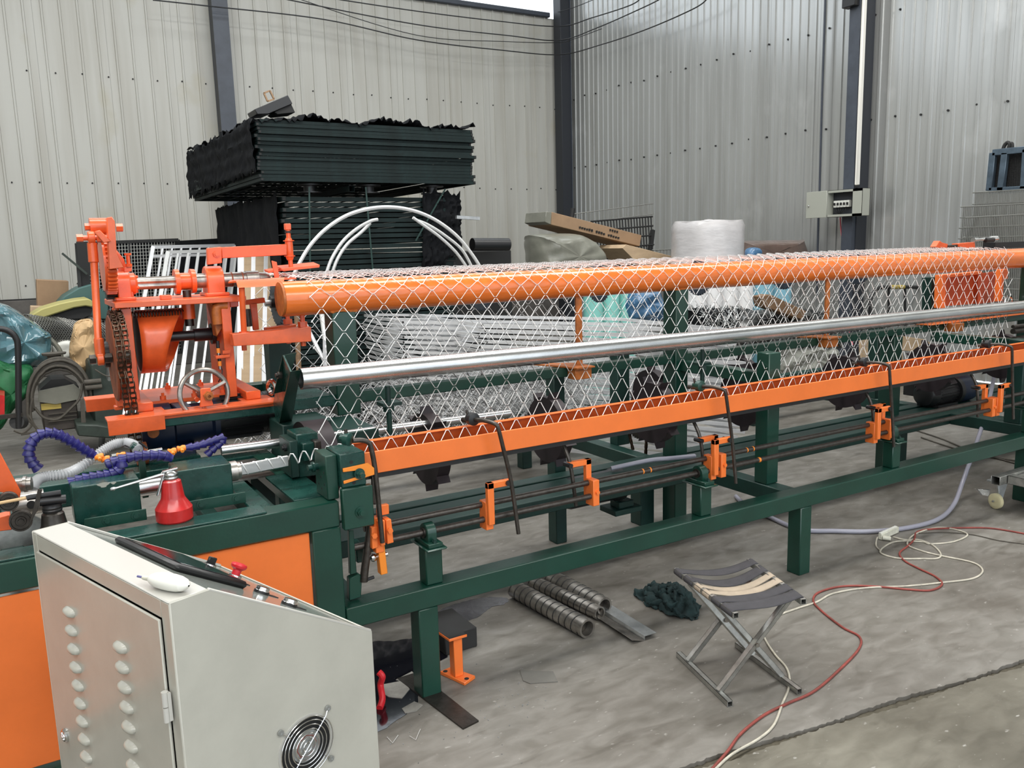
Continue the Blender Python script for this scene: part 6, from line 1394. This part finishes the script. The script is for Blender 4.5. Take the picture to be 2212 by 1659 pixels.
# orange right-hand head parts
rh = thing('edge_twisting_head', 'orange red twisting head box seen through the mesh at right', 'machine', tuple(U(2100, 660, y=3.7)))
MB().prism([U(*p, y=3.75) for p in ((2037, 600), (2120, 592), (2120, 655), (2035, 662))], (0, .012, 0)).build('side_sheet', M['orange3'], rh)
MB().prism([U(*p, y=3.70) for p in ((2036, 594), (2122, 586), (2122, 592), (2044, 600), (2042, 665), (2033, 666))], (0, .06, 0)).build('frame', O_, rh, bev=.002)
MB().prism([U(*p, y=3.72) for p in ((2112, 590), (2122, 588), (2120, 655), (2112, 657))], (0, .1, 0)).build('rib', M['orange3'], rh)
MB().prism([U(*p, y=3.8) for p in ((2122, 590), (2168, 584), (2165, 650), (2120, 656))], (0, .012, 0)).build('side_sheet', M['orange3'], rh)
MB().prism([U(*p, y=3.68) for p in ((2165, 582), (2178, 581), (2177, 602), (2169, 604), (2166, 650), (2160, 651))], (0, .05, 0)).build('frame', O_, rh, bev=.002)
ring(U(2178, 655, y=3.5), .055, .008).build('handwheel', M['chrome'], rh)
MB().prism([U(*p, y=3.9) for p in ((2012, 600), (2030, 598), (2032, 690), (2012, 694))], (0, .08, 0)).build('green_post', G2, rh)
rv = thing('valve_linkage', 'orange and chrome linkage lying along the top right of the big pipe', 'machine part', tuple(U(2100, 530, y=3.8)))
MB().prism([U(*p, y=3.8) for p in ((2022, 533), (2030, 520), (2036, 524), (2048, 527), (2046, 536), (2026, 537))], (0, .05, 0)).build('hook', O2, rv, bev=.002)
MB().prism([U(*p, y=3.8) for p in ((2072, 526), (2106, 523), (2107, 537), (2090, 537), (2072, 533))], (0, .06, 0)).build('bracket', O2, rv, bev=.002)
MB().cyl(U(2046, 532, y=3.82), U(2085, 530, y=3.82), .01, 10).build('pin', M['steeldark'], rv)
MB().lathe(U(2102, 519, y=3.8), (1, 0, .02), [(0, .012), (.0, .02), (.05, .02), (.07, .016), (.22, .016), (.24, .024), (.32, .024), (.33, .015)], 18).build('cylinder', M['chrome'], rv)
MB().cyl(U(2128, 519, y=3.79), U(2145, 518, y=3.79), .02, 14).build('rubber_sleeve', M['black'], rv)
MB().box(U(2150, 525, y=3.9).x, U(2150, 525, y=3.9).x + .9, 3.9, 4.0, U(2150, 537, y=3.9).z, U(2150, 524, y=3.9).z).build('black_beam', M['black'], rv)
mb = MB()
for k, py in enumerate((638 + 65, 700, 714, 730)): pass
for k, (py, r_) in enumerate(((706, .012), (716, .018), (733, .016))): solo(MB().cyl(U(2188, py, y=3.0), U(2188, py, y=3.0) + Vector((.9, 0, 0)), r_, 12), 'drive_rod', M['steeldark'], ('upper dark rod entering at the right edge behind the mesh', 'middle dark rod entering at the right edge behind the mesh', 'lower dark rod entering at the right edge behind the mesh')[k], 'rod', tuple(U(2188, py, y=3.0)))
# against the right wall
cbx = thing('cardboard_carton', 'long tan cardboard carton tilted on top of the grey covered goods', 'carton', tuple(U(1180, 480, y=8.6)))
P = [U(*p, y=8.3) for p in ((1192, 458), (1386, 508), (1382, 532), (1190, 485))]
MB().prism(P, (0, .5, 0)).build('body', M['card'], cbx, bev=.004)
MB().prism([U(*p, y=8.29) for p in ((1180, 457), (1192, 458), (1190, 485), (1177, 479))], (0, .45, 0)).build('end_flap', M['greywrap'], cbx, bev=.004)
mb = MB()
for k in range(17):
    if k in (6, 11): continue
    a = U(1252 + k * 5.2, 490 + k * 1.42, y=8.285); mb.box(a.x, a.x + .022, 8.287, 8.2985, a.z - .018, a.z + R.choice((.004, .010)))
for k in range(4): a = U(1318 + k * 5, 499 + k * 1.3, y=8.285); mb.box(a.x, a.x + .018, 8.287, 8.2985, a.z, a.z + .024)
o = mb.build('printed_text', M['blackmatt'], cbx); o['kind'] = 'stuff'
solo(MB().prism([U(*p, y=8.0) for p in ((1345, 536), (1352, 528), (1400, 540), (1470, 558), (1500, 572), (1380, 572))], (0, .5, 0)), 'cardboard_sheet', M['cardlight'], 'folded tan cardboard sheet lying right of the grey covered goods', 'cardboard', tuple(U(1400, 572, y=8.0)), bev=.004)
blob('covered_goods', [(1178, 570), (1176, 515), (1185, 505), (1260, 503), (1290, 510), (1320, 535), (1335, 570), (1335, 640), (1178, 640)], 7.9, .9, 'greywrap', 'grey tarpaulin covered goods under the tilted carton', 'covered goods', .03, seed=12)
def mesh_rack(TL, TR, BR, BL, nv, nh, r, mt, lab, name='mesh_rack', group=None, y=None, kind=True):
    g = thing(name, lab, 'wire panel', tuple(BL), group=group); mb = MB()
    for k in range(nv + 1): mb.tube([lerp(TL, TR, k / nv), lerp(BL, BR, k / nv)], r, 4)
    o = mb.build('upright_wires', M[mt], g, ang=80); o['kind'] = 'stuff'
    for k in range(nh + 1): MB().tube([lerp(TL, BL, k / nh) - (TR - TL).normalized() * .03, lerp(TR, BR, k / nh) + (TR - TL).normalized() * .03], r * 1.3, 5).build('cross_wire', M[mt], g)
    return g
mesh_rack(U(1240, 462, y=9.4), U(1408, 440, y=9.4), U(1408, 600, y=9.2), U(1240, 610, y=9.2), 30, 7, .005, 'wiredark', 'grey rear wire mesh panel leaning behind the tilted carton')
g = mesh_rack(U(1280, 478, y=9.2), U(1406, 468, y=9.2), U(1412, 590, y=9.0), U(1290, 600, y=9.0), 20, 6, .009, 'blackmatt', 'black front wire mesh panel with end post leaning by the carton')
MB().bar(U(1410, 497, y=9.15), U(1402, 560, y=9.1), .05, .05, (0, 1, 0)).build('end_post', M['blackmatt'], g); 
solo(MB().cyl(U(1235, 470, y=9.3), U(1238, 450, y=9.3), .03, 12), 'post_cap', M['blackmatt'], 'small black post end showing behind the tilted carton', 'post', tuple(U(1235, 470, y=9.3)))
mesh_rack(U(1412, 540, y=9.0), U(1470, 538, y=9.0), U(1470, 600, y=8.9), U(1412, 600, y=8.9), 8, 3, .007, 'wiredark', 'low wire mesh panel just left of the white wrapped roll')
a = U(1471, 478, y=7.3); b = U(1585, 478, y=7.3); r_ = (b.x - a.x) / 2
wrp = thing('wrapped_roll', 'tall round roll in white stretch wrap standing by the grey wall', 'roll', ((a.x + b.x) / 2, 7.3, 0))
def wro(u, v): t = 2 * PI * u; rr = r_ * (1 + .01 * math.sin(9 * t + 7 * v) - (.06 if v > .985 else 0)); return ((a.x + b.x) / 2 + rr * math.cos(t), 7.3 + rr * math.sin(t), a.z * min(1, v * 1.0) + .004 * math.sin(5 * t))
MB().grid(wro, 60, 30, True).build('wrap', M['wrap'], wrp, ang=60)
MB().cyl(((a.x + b.x) / 2, 7.3, a.z - .02), ((a.x + b.x) / 2, 7.3, a.z - .005), r_ * .95, 40).build('top_face', M['wrap'], wrp)
MB().lathe(((a.x + b.x) / 2 - .04, 7.25, a.z), (0, 0, 1), [(0, .05), (.015, .05), (.02, 0)], 16).build('core_end', M['wrap'], wrp)
bw = blob('wrapped_pallet', [(1588, 522), (1610, 520), (1740, 518), (1756, 525), (1756, 600), (1588, 600)], 7.3, .45, 'brownwrap', 'long goods in brown shiny stretch wrap beside the white roll', 'wrapped goods', .015, seed=13)
blob('blue_wrap', [(1625, 545), (1632, 535), (1645, 536), (1650, 548), (1640, 556), (1626, 555)], 6.6, .2, 'bluebag', 'small bunch of blue film sticking up before the brown wrapped goods', 'plastic film', .02, seed=14)
# blue-black frames and mesh panels at far right
fr_ = thing('steel_window_frame', 'dark blue steel frame with thick bars and mesh at the right edge', 'frame', tuple(U(2135, 415, x=8.4)))
def W(px, py, x=8.4): return U(px, py, x=x)
for p, q in (((2146, 330), (2225, 322)), ((2146, 330), (2138, 412)), ((2172, 330), (2162, 412)), ((2218, 322), (2212, 408)), ((2138, 412), (2225, 408))): MB().bar(W(*p), W(*q), .06, .05, (1, 0, 0)).build('bar', M['panelblue'], fr_, bev=.004)
mb = MB()
for k in range(26): mb.tube([W(2142, 334 + k * 3, 8.45), W(2225, 330 + k * 3, 8.45)], .004, 3)
for k in range(16): mb.tube([W(2146 + k * 5, 330, 8.45), W(2141 + k * 5, 412, 8.45)], .004, 3)
o = mb.build('mesh_infill', M['blackmatt'], fr_, ang=80); o['kind'] = 'stuff'
MB().prism([W(*p, 8.5) for p in ((2140, 332), (2225, 325), (2225, 410), (2136, 414))], (.02, 0, 0)).build('backing', M['net'], fr_)
gl_ = MB().tube(crv([W(2167, 322), W(2170, 314), W(2176, 308), W(2181, 312), W(2178, 322)], 5), .018, 8).tube(crv([W(2178, 322), W(2182, 312), W(2186, 310), W(2187, 318), W(2184, 323)], 5), .015, 8)
solo(gl_, 'work_glove', M['blackmatt'], 'pair of black hooks resting on the top of the blue steel frame', 'hooks', tuple(W(2170, 322)))
for k, (x, TLp, BLp, lab) in enumerate(((8.25, (2108, 416), (2095, 640), 'rear grey wire mesh panel stacked below the blue steel frame'), (8.1, (2082, 447), (2066, 650), 'middle grey wire mesh panel stacked below the blue steel frame'), (7.95, (2092, 470), (2072, 660), 'front grey wire mesh panel stacked below the blue steel frame'))):
    mesh_rack(U(*TLp, x=x), U(2240, TLp[1] - 8, x=x), U(2240, BLp[1] + 15, x=x), U(*BLp, x=x), 40, 9, .0055, 'wiredark', lab)
